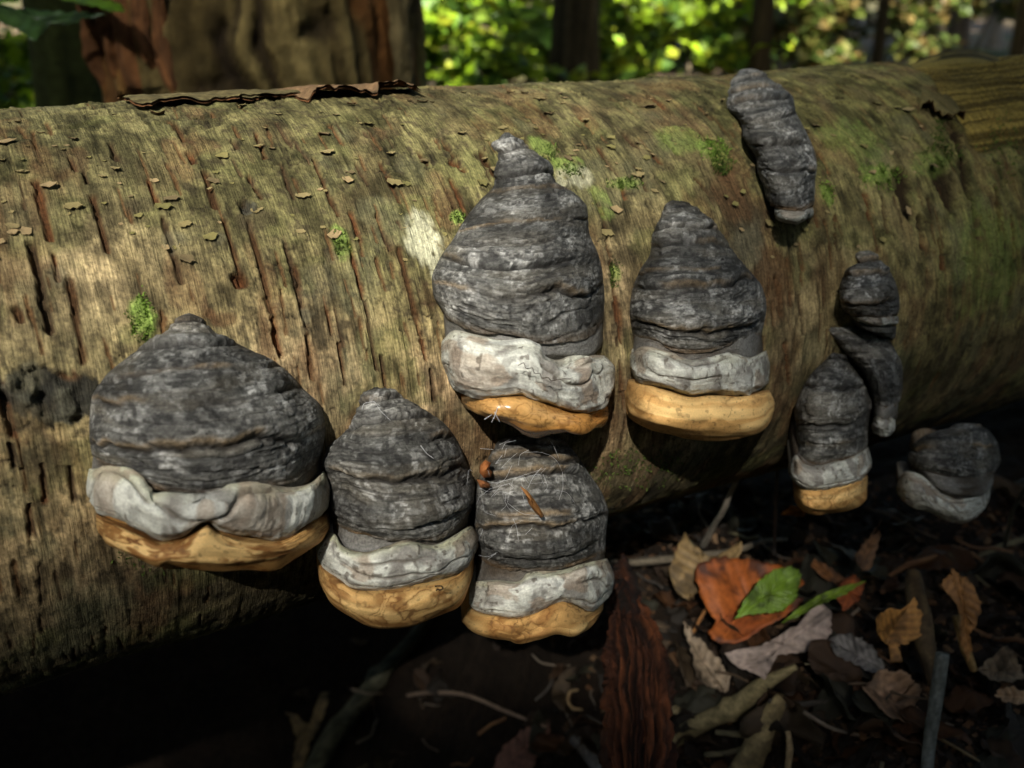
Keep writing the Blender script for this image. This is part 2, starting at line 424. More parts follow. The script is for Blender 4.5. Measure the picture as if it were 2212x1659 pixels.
        d = np.hypot((x_ - ps[0]) / rs, (y_ - pt[0] * LR) / ra) + 1.0 * (fbm(x_ * 70 + k, y_ * 60, 4, 51) - 0.5) + 0.5 * (fbm(x_ * 500, y_ * 60, 2, 52) - 0.5)
        m = (ss(1.02, 0.86, d) if kind == 4 else ss(1.12, 0.62, d)) * st
        fn = fbm(x_ * 260, y_ * 240, 3, 53)
        tone = [(0.045, 0.035, 0.019), (0.085, 0.045, 0.02), (0.40, 0.39, 0.26), (0.17, 0.25, 0.05), (0.022, 0.021, 0.016), (0.11, 0.10, 0.062)][kind]
        cc = np.asarray(tone) * (0.65 + 0.7 * fn)[..., None]
        if kind in (2, 3): m = m * ss(0.25, 0.5, fn + 0.12)
        if kind == 4: cc = mix(cc, (0.058, 0.055, 0.038), ss(.5, .68, fbm(x_ * 150, y_ * 120, 3, 54))); cc = mix(cc, (0.10, 0.05, 0.02), ss(.55, .7, fbm(x_ * 60, y_ * 60, 2, 55)) * .7)
        c[sl_] = mix(c[sl_], cc, m)
        D[sl_] += {2: 0.0007, 3: 0.0009, 4: -0.004, 0: -0.0008, 1: -0.0008, 5: 0.0}[kind] * m + ((0.014 * (fbm(x_ * 150, y_ * 120, 3, 54) - 0.5) + 0.003) * m if kind == 4 else 0)
    # --- bark torn away on the far right shoulder: yellow wood below, fibres along the log
    tt = np.degrees(T) + 9 * (fbm(S * 26, A * 22, 3, 61) - 0.5)
    bare = ss(0.625, 0.637, S + 0.03 * (fbm(S * 24, A * 30, 4, 62) - 0.5) - 0.0012 * np.maximum(0, tt - 60)) * ss(41, 45, tt + 5 * (fbm(S * 60, A * 40, 3, 67) - .5))
    fib = fbm(S * 12 + 0.2, (A + 0.006 * fbm(S * 14, A * 6, 2, 66)) * 420, 3, 63)
    wood = mix((0.07, 0.05, 0.012), (0.26, 0.19, 0.045), ss(.3, .7, fib)) * (0.7 + 0.5 * fbm(S * 9, A * 60, 2, 64))[..., None]
    c = mix(c, wood, bare)
    D = D - bare * (0.006 - 0.002 * fib)
    rimm = bare * (1 - bare) * 4
    c = c * (1 - 0.45 * rimm)[..., None]
    fm = ss(-.085, -.07, S) * ss(.822, .80, S) * ss(math.radians(108), math.radians(104), T) * ss(math.radians(-78), math.radians(-75), T)
    D = fm * D + (1 - fm) * 0.010 * (low - 0.5)
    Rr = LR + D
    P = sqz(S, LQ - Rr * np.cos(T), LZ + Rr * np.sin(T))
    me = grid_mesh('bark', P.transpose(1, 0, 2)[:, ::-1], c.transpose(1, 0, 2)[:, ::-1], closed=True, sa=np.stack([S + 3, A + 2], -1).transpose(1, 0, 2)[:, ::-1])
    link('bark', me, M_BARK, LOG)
    # broken end faces out of the picture
    for s_end, flip in ((-1.6, 1), (2.6, -1)):
        k = 64; a = np.linspace(0, 2 * math.pi, k, endpoint=False); rad = np.linspace(0.001, 1.0, 14)
        Rg, Ag = np.meshgrid(rad, a, indexing='ij')
        rings = fbm(Rg * 30, Ag, 2, 71)
        P = sqz(s_end + flip * 0.02 * (fbm(Rg * 8, Ag * 3, 3, 72) - 0.5), LQ - LR * Rg * np.cos(Ag), LZ + LR * Rg * np.sin(Ag))
        link('broken_end', grid_mesh('broken_end', P if flip > 0 else P[:, ::-1], mix((0.2, 0.13, 0.06), (0.33, 0.23, 0.11), rings), closed=True), M_WOOD, LOG)
build_log()

def log_patch(name, top, bot, off, lift, tone, nu=90, nv=30, seed=0, mat=None, curl=0.0, rag=3.0, grain='a'):
    """a sheet of bark or wood lying on the log between two pixel curves"""
    u = np.linspace(0, 1, nu)
    top = np.array(top, float); bot = np.array(bot, float)
    def rs(p):
        d = np.r_[0, np.cumsum(np.hypot(*np.diff(p, axis=0).T))]; d /= d[-1]
        return np.stack([np.interp(u, d, p[:, 0]), np.interp(u, d, p[:, 1])], -1)
    a, b = rs(top), rs(bot)
    b[:, 1] += rag * 2 * (fbm(u * 14, 0 * u, 3, seed + 80) - 0.5) * 2; a[:, 1] += rag * (fbm(u * 11, 0 * u + 5, 3, seed + 81) - 0.5)
    v = np.linspace(0, 1, nv)[:, None]
    px = a[None, :, 0] * (1 - v) + b[None, :, 0] * v; py = a[None, :, 1] * (1 - v) + b[None, :, 1] * v
    ps, pt, ok = hit_log(px, py)
    U = np.broadcast_to(u[None], px.shape); Vv = np.broadcast_to(v, px.shape)
    edge = np.minimum(ss(0, .12, U), ss(1, .88, U))
    h = off + lift * Vv ** 3 * edge * (0.5 + fbm(U * 9, Vv * 0 + seed, 2, 82)) + 0.0022 * (fbm(ps * 60, pt * 9, 3, 83) - 0.5)
    n = fbm(ps * (500 if grain == 'a' else 20), pt * LR * (40 if grain == 'a' else 400), 3, 84 + seed)
    n2 = fbm(ps * 50, pt * LR * 40, 3, 85 + seed)
    h = h + 0.0012 * (n - 0.5)
    R = LR + h
    P = sqz(ps, LQ - R * np.cos(pt), LZ + R * np.sin(pt))
    c = mix(tone[0], tone[1], n) * (0.55 + 0.9 * n2)[..., None]
    back = P.copy(); R2 = R - 0.0012 - (0.0008 + off) * (1 - Vv)
    back = sqz(ps, LQ - R2 * np.cos(pt), LZ + R2 * np.sin(pt))
    PP = np.concatenate([P, back[::-1]], 0)
    CC = np.concatenate([c, (np.zeros_like(c) + np.array((0.07, 0.035, 0.015)))], 0)
    o = link(name, grid_mesh(name, PP[:, ::-1], CC[:, ::-1]), mat or M_LOOSE, LOG)
    return o

OLIVE = ((0.07, 0.062, 0.022), (0.17, 0.145, 0.05))
log_patch('loose_bark', [(1988,205),(2040,206),(2066,226)], [(1980,236),(2000,246),(2020,256),(2050,262),(2080,254)], 0.002, 0.005, ((0.05, 0.042, 0.016), (0.15, 0.12, 0.045)), seed=2, rag=8)

# sheets of outer bark peeling up along the crest
def crest_strip(px0, px1, th0, th1, lift, seed, tone):
    s0 = hit_log(px0[0], px0[1])[0]; s1 = hit_log(px1[0], px1[1])[0]
    nu, nv = 110, 22
    u = np.linspace(0, 1, nu)[None]; v = np.linspace(0, 1, nv)[:, None]
    Sg = s0 + (s1 - s0) * u + 0 * v
    Sg = Sg + 0.006 * (fbm(v * 5 + 0 * u, u * 3, 2, seed)) * (2 * u - 1)
    e = np.minimum(ss(0, .1, u), ss(1, .85, u))
    t0 = th0 + 5 * (fbm(u * 9, 0 * u, 3, seed + 1) - .5); t1 = th1 + 5 * (fbm(u * 12, 0 * u + 3, 3, seed + 2) - .5)
    Tg = np.radians(t0 + (t1 - t0) * v)
    # the near edge (v = 0) lifts and waves
    prof = (1 - v) ** 2
    wav = 0.25 + 1.0 * ss(0.35, 0.75, fbm(u * 5 + seed, 0 * u, 3, seed + 3))
    R = LR + 0.0025 + lift * prof * wav * e + 0.002 * (fbm(Sg * 120, Tg * 12, 2, seed + 4) - .5)
    P = sqz(Sg, LQ - R * np.cos(Tg), LZ + R * np.sin(Tg))
    R2 = R - 0.0015
    B = sqz(Sg, LQ - R2 * np.cos(Tg), LZ + R2 * np.sin(Tg))
    n = fbm(Sg * 60, Tg * 30, 3, seed + 5); n2 = fbm(Sg * 300, Tg * 30, 2, seed + 6)
    c = mix(tone[0], tone[1], n) * (0.6 + 0.8 * n2)[..., None]
    PP = np.concatenate([P, B[::-1]], 0); CC = np.concatenate([c, np.zeros_like(c) + np.array((0.10, 0.045, 0.018))], 0)
    link('peeling_bark', grid_mesh('peeling_bark', PP, CC), M_LOOSE, LOG)
TB = ((0.05, 0.04, 0.018), (0.13, 0.105, 0.045))
crest_strip((330, 262), (560, 236), 83, 98, 0.0010, 101, TB)
crest_strip((520, 240), (720, 222), 83, 97, 0.0014, 107, TB)
crest_strip((660, 226), (905, 208), 80, 99, 0.006, 113, ((0.05, 0.035, 0.018), (0.20, 0.12, 0.06)))

# small curled scales on the upper bark, each a part of its own
def build_scales():
    r = np.random.default_rng(21)
    meshes = []
    for k in range(6):
        nu, nv = 7, 5
        u = np.linspace(-1, 1, nu)[None]; v = np.linspace(0, 1, nv)[:, None]
        wob = 0.25 * (vn(u * 3 + k * 9, v * 0, 5) - .5)
        x = u * (0.75 + 0.25 * v) * 0.5; y = -(v * (0.5 + 0.25 * np.cos(u * 1.4) + wob)); z = 0.04 + 0.34 * v ** 2 + 0.10 * u ** 2 * v
        P = np.stack([x + 0 * v, y + 0 * u, z + 0 * u], -1)
        B = P - np.array((0, 0, 0.05))
        c1 = np.array([(0.22, 0.19, 0.07), (0.28, 0.22, 0.10), (0.33, 0.24, 0.12), (0.19, 0.17, 0.06), (0.25, 0.20, 0.085), (0.16, 0.12, 0.06)][k])
        C = np.concatenate([np.zeros(P.shape) + c1, np.zeros(P.shape) + (0.07, 0.04, 0.02)], 0)
        meshes.append(grid_mesh('bark_scale', np.concatenate([P, B[::-1]], 0)[:, ::-1], C))
        meshes[-1].materials.append(M_LOOSE)
    done = 0
    while done < 240:
        x = r.uniform(-20, 2050); y = r.uniform(190, 560)
        if y > 300 and r.random() < (y - 300) / 330: continue
        ps, pt, ok = hit_log(x, y)
        if not ok or pt > math.radians(88): continue
        R = LR + 0.0003 + 0.010 * (fbm(np.array(ps * 4), np.array(pt * LR * 5), 3, 1) - 0.5) + 0.004 * (fbm(np.array(ps * 18), np.array(pt * LR * 14), 3, 2) - 0.5)
        pos = sqz(ps, LQ - R * np.cos(pt), LZ + R * np.sin(pt))
        nrm = sqz(0, -np.cos(pt), np.sin(pt)); up = sqz(0, np.sin(pt), np.cos(pt)); ax = sqz(1, 0, 0)
        rot = r.normal(0, 0.35); e1 = ax * math.cos(rot) + up * math.sin(rot); e2 = -ax * math.sin(rot) + up * math.cos(rot)
        sz = 0.0020 + 0.0055 * r.random() ** 2.5
        m = Matrix(((e1[0], e2[0], nrm[0], pos[0]), (e1[1], e2[1], nrm[1], pos[1]), (e1[2], e2[2], nrm[2], pos[2]), (0, 0, 0, 1)))
        o = bpy.data.objects.new('bark_scale', meshes[r.integers(6)]); COL.objects.link(o)
        o.parent = LOG; o.matrix_parent_inverse = Matrix.Translation(-Vector(LOG.location))
        o.matrix_basis = m @ Matrix.Diagonal((sz * r.uniform(.8, 1.5), sz, sz * r.uniform(.5, 1.0), 1))
        done += 1
build_scales()

# ------------------------------------------------------------------ relief bodies drawn between pixel rows
def spline(pts, n):
    p = np.array(pts, float)
    if len(p) == 2: pass
    d = np.r_[0, np.cumsum(np.hypot(*np.diff(p, axis=0).T) ** 0.9 + 1e-6)]; d /= d[-1]
    t = np.linspace(0, 1, n)
    return np.stack([hermite(d, p[:, k], t, True) for k in range(2)], -1)

def hermite(x, y, t, catmull=False):
    x = np.asarray(x, float); y = np.asarray(y, float)
    sh = y.shape[1:]
    d = np.diff(y, axis=0) / np.diff(x).reshape((-1,) + (1,) * len(sh))
    m = np.empty_like(y)
    m[0] = d[0]; m[-1] = d[-1]
    if len(x) > 2:
        # monotone-limited tangents
        a, b = d[:-1], d[1:]
        m[1:-1] = (a + b) / 2 if catmull else np.where(a * b <= 0, 0, 2 * a * b / np.where(np.abs(a + b) < 1e-12, 1e-12, a + b))
    i = np.clip(np.searchsorted(x, t, side='right') - 1, 0, len(x) - 2)
    h = (x[i + 1] - x[i]); k = (t - x[i]) / h
    R = lambda v: v.reshape((-1,) + (1,) * len(sh))
    h, k = R(h), R(k)
    return (2*k**3-3*k**2+1)*y[i] + (k**3-2*k**2+k)*h*m[i] + (-2*k**3+3*k**2)*y[i+1] + (k**3-k**2)*h*m[i+1]

def rows_to_px(rows, nu):
    out = []
    for r in rows:
        if isinstance(r, tuple):
            xl, yl, xr, yr, sag = r
            u = np.linspace(0, 1, nu)
            out.append(np.stack([xl + (xr - xl) * u, yl + (yr - yl) * u + sag * (1 - (2 * u - 1) ** 2)], -1))
        else:
            out.append(spline(r, nu))
    return np.array(out)

def qbase_px(px, py):
    s_, t_, ok = hit_log(px, py)
    t_ = np.where(ok, t_, np.where(np.asarray(py) < 500, math.pi / 2, -1.0))
    return LQ - (LR - 0.003) * np.cos(np.maximum(t_, 0.0))

def roll(rows, prot, nu, nv, tex, seed, keys=None, rec=(0, 0), expo=(2.3, 0.55), lumps=0.0, under=True, edge_in=0.02, qb=None):
    """Surface through pixel rows, standing proud of the log by prot (per row). tex(X,V,u,v) -> colour, displacement."""
    K = rows_to_px(rows, nu)
    ymid = K[:, nu // 2, 1]
    if keys is None:
        keys = np.r_[0, np.cumsum(np.maximum(np.abs(np.diff(ymid)), 4))]; keys = keys / keys[-1]
    v = np.linspace(0, 1, nv)
    PX = hermite(np.array(keys), K, v)                                    # nv, nu, 2
    pr = hermite(np.array(keys), np.array(prot, float), v)
    qb_k = np.array([qbase_px(K[i, nu // 2, 0], K[i, nu // 2, 1]) for i in range(len(rows))]) if qb is None else np.full(len(rows), qb)
    qv = hermite(np.array(keys), qb_k, v)
    u = np.linspace(-1, 1, nu)
    prof = (np.maximum(1 - np.abs(u) ** expo[0], 0)) ** expo[1]
    pr2 = pr[:, None] * prof[None]
    # recess at the upper / lower rim of the roll so that edges turn in
    vv = v[:, None]
    pr2 = pr2 - rec[0] * (1 - np.clip(vv / 0.22, 0, 1)) ** 2 - rec[1] * (1 - np.clip((1 - vv) / 0.22, 0, 1)) ** 2
    if lumps:
        pr2 = pr2 + lumps * (fbm(u[None] * 2.2 + seed, vv * 2.0, 3, seed) - 0.5) * prof[None]
    d = ray(PX[..., 0], PX[..., 1])
    dq = d[..., 0] * QX[0] + d[..., 1] * QX[1]
    t = (qv[:, None] - pr2) / dq
    P = d * t[..., None]; P[..., 2] += CAM_H
    X = np.cumsum(np.r_[[np.zeros(nv)], np.linalg.norm(np.diff(P, axis=1), axis=-1).T], 0).T
    X = X - X[:, nu // 2][:, None]
    V = np.cumsum(np.r_[[np.zeros(nu)], np.linalg.norm(np.diff(P, axis=0), axis=-1)], 0)
    Vc = np.broadcast_to(V[:, nu // 2][:, None], V.shape)
    c, disp = tex(X, Vc, np.broadcast_to(u[None], V.shape), np.broadcast_to(vv, V.shape))
    n = grid_normals(P)
    if np.mean((n * (P - np.array((0, 0, CAM_H)))).sum(-1)) > 0: n = -n
    disp = disp * (1 - np.abs(u) ** 8)[None] * ss(0, .05, vv)
    P = P + n * disp[..., None]
    vd = P.mean((0, 1)) - np.array((0, 0, CAM_H)); vd[2] = 0; vd /= np.linalg.norm(vd)
    away = vd + 0.35 * np.array((QX[0], QX[1], 0)); away /= np.linalg.norm(away)       # into the log
    inw = P[:, nu // 2] - P[:, 0]; inl = inw / (np.linalg.norm(inw, axis=-1, keepdims=True) + 1e-9)
    # turn the rims in: sides, then top and bottom
    eye = np.array((0, 0, CAM_H)); sight = lambda A: (A - eye) / np.linalg.norm(A - eye, axis=-1, keepdims=True)
    Pn = np.concatenate([P[:, :1] + sight(P[:, :1]) * edge_in + (inl * edge_in * .4)[:, None], P, P[:, -1:] + sight(P[:, -1:]) * edge_in - (inl * edge_in * .4)[:, None]], 1)
    Cn = np.concatenate([c[:, :1], c, c[:, -1:]], 1)
    full = pr2[-1][None, :, None]
    if under:
        dep = np.r_[pr2[-1][:1], pr2[-1], pr2[-1][-1:]]
        dep = np.maximum(dep, 0) + edge_in
        ex, ec = [], []
        for k, zz in ((0.06, -0.0012), (0.2, -0.001), (0.5, 0.004), (1.0, 0.010)):
            e = Pn[-1] + away[None] * (dep * k)[:, None]; e[:, 2] += zz; ex.append(e); ec.append(Cn[-1] * 0.9)
        Pn = np.concatenate([Pn, np.array(ex)], 0); Cn = np.concatenate([Cn, np.array(ec)], 0)
    dep0 = np.maximum(np.r_[pr2[0][:1], pr2[0], pr2[0][-1:]], 0) + edge_in
    e0 = Pn[0] + sight(Pn[0]) * dep0[:, None]; e0[:, 2] -= .25 * dep0
    Pn = np.concatenate([e0[None], Pn], 0); Cn = np.concatenate([Cn[:1], Cn], 0)
    XV = np.stack([X, Vc], -1)
    XV = np.concatenate([XV[:, :1], XV, XV[:, -1:]], 1)
    XV = np.concatenate([XV[:1], XV] + ([XV[-1:] + k * .005 for k in range(1, 5)] if under else []), 0)
    roll.sa = np.ascontiguousarray(XV[:, ::-1]) + seed * .37
    return Pn[:, ::-1], Cn[:, ::-1]

# ---- skins
def tex_crust(seed, ng=5, tone=1.0, brown=0.35, streak=1.0):
    def f(X, V, u, v):
        H = V.max()
        warp = 0.006 * (fbm(X * 30 + seed, V * 12, 3, seed) - 0.5)
        W = V + warp
        r = np.random.default_rng(seed)
        disp = np.zeros_like(X); dark = np.zeros_like(X); brn = np.zeros_like(X)
        gs = (np.arange(ng) + 0.6 + r.uniform(-.3, .3, ng)) / (ng + 0.3)
        for k, g in enumerate(gs):
            wob = 0.012 * (fbm(X * 16 + k * 11, X * 0 + seed, 3, seed + k) - 0.5) + 0.004 * (fbm(X * 110 + k * 7, X * 0, 3, seed + k + 3) - 0.5)
            dd = (V + wob) - g * H
            on = ss(0.30, 0.55, fbm(X * 14 + k * 5, X * 0 + k, 2, seed + 40 + k))
            wd = 0.0008 + 0.0009 * vn(X * 40, X * 0 + k, seed)
            m = np.exp(-(dd / wd) ** 2) * on
            disp -= 0.0030 * m
            disp += 0.0027 * np.exp(-((dd + 0.006) / 0.0060) ** 2) * (0.2 + 0.8 * on)
            dark = np.maximum(dark, m)
            brn = np.maximum(brn, np.exp(-((dd + 0.0018) / 0.0014) ** 2) * ss(.5, .7, fbm(X * 22 + k, X * 0 + 3 * k, 2, seed + 60)))
        fine = fbm(X * 26, W * 520, 3, seed + 5); mid = fbm(X * 18, W * 130, 3, seed + 6)
        pit = fbm(X * 230, V * 260, 3, seed + 7); blotch = fbm(X * 75, W * 95, 4, seed + 8)
        lines = np.abs(fbm(X * 22, W * 210, 3, seed + 15) - .5)
        disp += 0.0009 * (fine - 0.5) + 0.0010 * (mid - 0.5) + 0.0010 * (pit - 0.5) - 0.0011 * ss(.06, 0, lines) + 0.0016 * (fbm(X * 20, V * 22, 2, seed + 12) - .5)
        patch = fbm(X * 26 + seed, W * 40, 3, seed + 18)
        sp1 = fbm(X * 420, W * 520, 2, seed + 13); sp2 = fbm(X * 140, W * 330, 3, seed + 14)
        lightm = ss(0.42, 0.66, blotch) * ss(0.38, 0.62, sp2)
        c = mix((0.040, 0.040, 0.036), (0.112, 0.108, 0.096), ss(.25, .75, mid * 0.5 + fine * 0.5))
        c = mix(c, (0.028, 0.027, 0.025), ss(0.50, 0.62, fbm(X * 70, W * 130, 3, seed + 9)) * ss(.40, .55, sp2) * 0.85)
        c = mix(c, (0.22, 0.215, 0.195), lightm * 0.75 * streak)
        c = mix(c, (0.38, 0.375, 0.35), ss(0.62, 0.78, sp1) * ss(0.48, 0.60, blotch) * 0.6)
        c = mix(c, (0.024, 0.023, 0.022), ss(0.56, 0.70, 1 - sp1) * 0.75)
        c = mix(c, (0.20, 0.198, 0.185), ss(0.56, 0.68, fbm(X * 300, V * 340, 2, seed + 16)) * ss(.4, .55, sp2) * .55)
        c = mix(c, (0.115, 0.098, 0.068), ss(0.52, 0.70, fbm(X * 20, W * 90, 3, seed + 10)) * brown * .8)
        c = mix(c, (0.20, 0.14, 0.075), brn * 0.75 * brown * 2)
        c = c * (0.62 + 0.95 * ss(.3, .7, patch))[..., None]
        c = mix(c, (0.022, 0.020, 0.018), ss(.05, .0, lines) * .7)
        c = mix(c, (0.016, 0.014, 0.012), dark * 0.9)
        disp += 0.0005 * (sp2 - .5)
        lip = ss(0.955, 0.99, v) * (0.4 + 0.6 * ss(.4, .6, vn(X * 30, X * 0, seed + 11)))
        c = mix(c, (0.15, 0.09, 0.04), lip * 0.6)
        return c * tone, disp
    return f

def tex_shelf(seed):
    def f(X, V, u, v):
        n = fbm(X * 60, V * 260, 3, seed); m = fbm(X * 20, V * 40, 2, seed + 1)
        c = mix((0.065, 0.05, 0.035), (0.17, 0.165, 0.15), ss(.3, .7, m * .6 + n * .4))
        return c, 0.002 * (n - .5) + 0.003 * (m - .5)
    return f

def tex_band(seed, tone=1.0, rough=1.0, yellow=0.6):
    def f(X, V, u, v):
        H = max(V.max(), 1e-3)
        warp = 0.006 * (fbm(X * 45 + seed, V * 30, 3, seed) - 0.5); W = V + warp
        mid = fbm(X * 24, W * 150, 3, seed + 1); fine = fbm(X * 60, W * 600, 2, seed + 2); blot = fbm(X * 80, V * 95, 4, seed + 3); pit = fbm(X * 300, V * 320, 2, seed + 4)
        disp = 0.0016 * (mid - .5) * rough + 0.0004 * (fine - .5) + 0.0006 * (pit - .5) + 0.0026 * (fbm(X * 30, V * 32, 2, seed + 5) - .5) * rough + 0.0016 * (fbm(X * 110, V * 130, 3, seed + 7) - .5)
        c = mix((0.46, 0.455, 0.39), (0.76, 0.755, 0.66), ss(.25, .75, mid * .5 + blot * .5))
        c = mix(c, (0.20, 0.18, 0.155), ss(.48, .66, blot) * ss(0.25, 0.5, fbm(X * 18, V * 22, 2, seed + 6)) * .85)
        c = mix(c, (0.58, 0.57, 0.36), ss(.30, .05, v + .3 * (blot - .5)) * yellow)
        c = mix(c, (0.60, 0.60, 0.54), ss(.60, .78, mid) * .6)
        c = mix(c, (0.17, 0.155, 0.135), ss(.58, .70, fbm(X * 260, W * 360, 2, seed + 8)) * .4)
        c = mix(c, (0.30, 0.22, 0.15), ss(.60, .66, fbm(X * 46, V * 70, 4, seed + 9)) * .6)
        c = c * (0.80 + 0.36 * fine)[..., None]
        # a few cracks that follow the growth line
        for k in range(3):
            wob = 0.018 * (fbm(X * 26 + 9 * k, X * 0, 3, seed + 20 + k) - .5)
            dd = V + wob - H * (.28 + .24 * k)
            on = ss(.50, .62, fbm(X * 18 + 4 * k, X * 0 + k, 2, seed + 30 + k))
            m = np.exp(-(dd / 0.0007) ** 2) * on
            disp -= 0.0016 * m * rough; c = mix(c, (0.10, 0.08, 0.06), m * .75)
            disp += 0.0018 * rough * np.exp(-((dd + 0.004) / 0.004) ** 2) * on
        c = mix(c, (0.09, 0.07, 0.05), ss(.74, .80, pit) * .7)
        rim = ss(.05, .0, v) + ss(.93, 1.0, v) * .8
        c = mix(c, (0.22, 0.19, 0.15), np.clip(rim, 0, 1) * .6)
        return c * tone, disp
    return f

def tex_pore(seed, stain=0.6, tone=1.0, rough=1.0, orange=0.0, zones=True):
    def f(X, V, u, v):
        H = max(V.max(), 1e-3)
        warp = 0.008 * (fbm(X * 30 + seed, V * 25, 3, seed) - 0.5); W = V + warp
        mid = fbm(X * 16, W * 190, 3, seed + 1); blot = fbm(X * 42, V * 60, 4, seed + 2); big = fbm(X * 22, V * 30, 2, seed + 3)
        disp = 0.0007 * (mid - .5) * rough + 0.0045 * (fbm(X * 32, V * 40, 2, seed + 4) - .5) * rough
        c = mix((0.57, 0.325, 0.11), (0.73, 0.48, 0.19), ss(.36, .64, mid * (1 if zones else .3) + .3 * (big - .5)))
        c = mix(c, (0.60, 0.26, 0.055), orange * ss(.35, .6, big))
        # brown outlines where old growth dried
        wx = X + .010 * (fbm(X * 60, V * 60, 3, seed + 7) - .5); wy = V + .010 * (fbm(X * 60 + 9, V * 60, 3, seed + 8) - .5)
        uu = u * 3.2 + .9 * (fbm(u * 5 + seed, v * 4, 3, seed + 7) - .5); vw = v * 1.5 + .7 * (fbm(u * 5 + 9, v * 4, 3, seed + 8) - .5)
        b2 = fbm(uu + seed, vw, 2, seed + 2) * 5.0
        ln = np.abs(b2 - np.floor(b2) - .5); on = ss(.34, .52, fbm(u * 2.6 + seed, v * 2.0, 2, seed + 9))
        c = mix(c, (0.33, 0.155, 0.04), ss(.30, .10, ln) * min(1, stain * 1.1) * .7 * on)
        c = mix(c, (0.13, 0.05, 0.014), ss(.075, .03, ln) * min(1, stain * 1.4) * on)
        c = mix(c, (0.22, 0.09, 0.022), ss(.50, .62, fbm(wx * 90, wy * 200, 3, seed + 5)) * min(1, stain * 1.2) * on)
        c = mix(c, (0.26, 0.13, 0.04), ss(.62, 1.0, np.abs(u)) * stain * .6)
        c = mix(c, (0.36, 0.15, 0.03), ss(.80, 1.0, v) * .6)
        c = mix(c, (0.12, 0.05, 0.015), ss(.10, 0.0, v) * .7)
        c = mix(c, (0.10, 0.05, 0.02), ss(.72, .80, fbm(X * 420, V * 420, 2, seed + 6)) * .45)
        c = c * (0.86 + .28 * fbm(X * 60, W * 300, 2, seed + 10))[..., None]
        return c * tone, disp
    return f

FUNGI = []
def fungus(label, crust, Pc, seed, shelf=None, Ps=None, bands=(), pores=(), ng=5, nu=190, nv=200, tone=1.0, brown=0.35, streak=1.0, expo=(2.3, .55), qb=None):
    base = crust[-1]
    mid = base[len(base) // 2] if isinstance(base, list) else ((base[0] + base[2]) / 2, base[3])
    q0 = qbase_px(mid[0], mid[1]); d = ray(mid[0], mid[1]); t0 = q0 / (d[0] * QX[0] + d[1] * QX[1])
    loc = d * t0; loc[2] += CAM_H
    f = empty('bracket_fungus', tuple(loc), label, 'fungus', 'bracket fungi growing on the log')
    P, c = roll(crust, Pc, nu, int(nv * .8), tex_crust(seed, ng, tone, brown, streak), seed, rec=(0, 0.006), expo=expo, lumps=0.004, qb=qb)
    link('crust', grid_mesh('crust', P, c, sa=roll.sa), M_CRUST, f)
    if shelf:
        P, c = roll(shelf, Ps, nu // 2, 40, tex_shelf(seed + 200), seed + 5, rec=(0.002, 0.004), expo=expo, qb=qb)
        link('old_layer', grid_mesh('old_layer', P, c, sa=roll.sa), M_CRUST, f)
    for k, b in enumerate(bands):
        rows, pr, kw = b
        P, c = roll(rows, pr, nu, 72, tex_band(seed + 300 + 17 * k, **kw), seed + 9 + k, rec=(0.008, 0.007), expo=(2.8, .5), lumps=0.003, qb=qb)
        link('growth_band', grid_mesh('growth_band', P, c, sa=roll.sa), M_BAND, f)
    for k, b in enumerate(pores):
        rows, pr, kw, mat = b
        P, c = roll(rows, pr, nu, 64, tex_pore(seed + 500 + 17 * k, **kw), seed + 15 + k, rec=(0.009, 0.010), expo=(2.8, .5), lumps=0.006, qb=qb)
        link('pore_layer', grid_mesh('pore_layer', P, c, sa=roll.sa), mat, f)
    FUNGI.append(f)
    return f

def shift(rowpts, dy, sx=0.0):
    """a polyline moved down by dy and pulled in at its ends by sx pixels"""
    p = [list(a) for a in rowpts]; xm = (p[0][0] + p[-1][0]) / 2; w = (p[-1][0] - p[0][0]) / 2
    return [(x - sx * (x - xm) / w, y + dy) for x, y in p]

# 1 -- broad hoof with the double scalloped white band
lip1 = [(197,985),(225,1003),(265,1016),(305,1042),(373,1066),(437,1072),(493,1064),(553,1052),(633,1043),(660,1021),(695,988)]
w1a = [(190,1012),(225,1012),(290,1030),(321,1069),(373,1074),(441,1088),(505,1058),(573,1047),(633,1052),(673,1042),(703,1012)]
w1m = [(188,1050),(215,1058),(285,1085),(330,1110),(385,1112),(447,1102),(505,1105),(580,1105),(645,1096),(690,1078),(716,1056)]
w1b = [(196,1075),(212,1104),(253,1131),(313,1155),(349,1172),(393,1156),(449,1116),(476,1140),(533,1157),(613,1164),(668,1137),(712,1096)]
t1a = [(206,1108),(225,1118),(258,1128),(313,1150),(349,1165),(393,1150),(449,1112),(476,1134),(533,1152),(613,1157),(668,1130),(710,1100)]
t1m = [(208,1140),(232,1158),(275,1176),(325,1196),(360,1194),(400,1192),(455,1180),(490,1185),(540,1190),(610,1190),(668,1162),(713,1128)]
t1b = [(212,1148),(226,1175),(265,1199),(313,1222),(341,1231),(365,1225),(413,1233),(477,1236),(533,1228),(593,1225),(629,1202),(665,1184),(695,1166),(714,1136)]
fungus('broad squat bracket fungus with scalloped double white band and wavy orange rim', [(400,678,418,678,-2),(372,692,446,694,-8),(356,716,464,716,-6),(300,752,522,746,-14),(225,815,605,788,-6),(197,862,655,838,10),(192,920,695,880,34),(194,962,704,928,56),lip1],
       [0.003,0.010,0.014,0.028,0.044,0.054,0.060,0.064,0.066], 11, shelf=[shift(lip1,-14,4),shift(w1a,8,6)], Ps=[0.054,0.054],
       bands=[([w1a,w1m,w1b],[0.066,0.070,0.068],dict(rough=1.5))], pores=[([t1a,t1m,t1b],[0.066,0.070,0.068],dict(stain=.75,rough=1.5),M_PORE)], nu=230, nv=210, brown=.45)

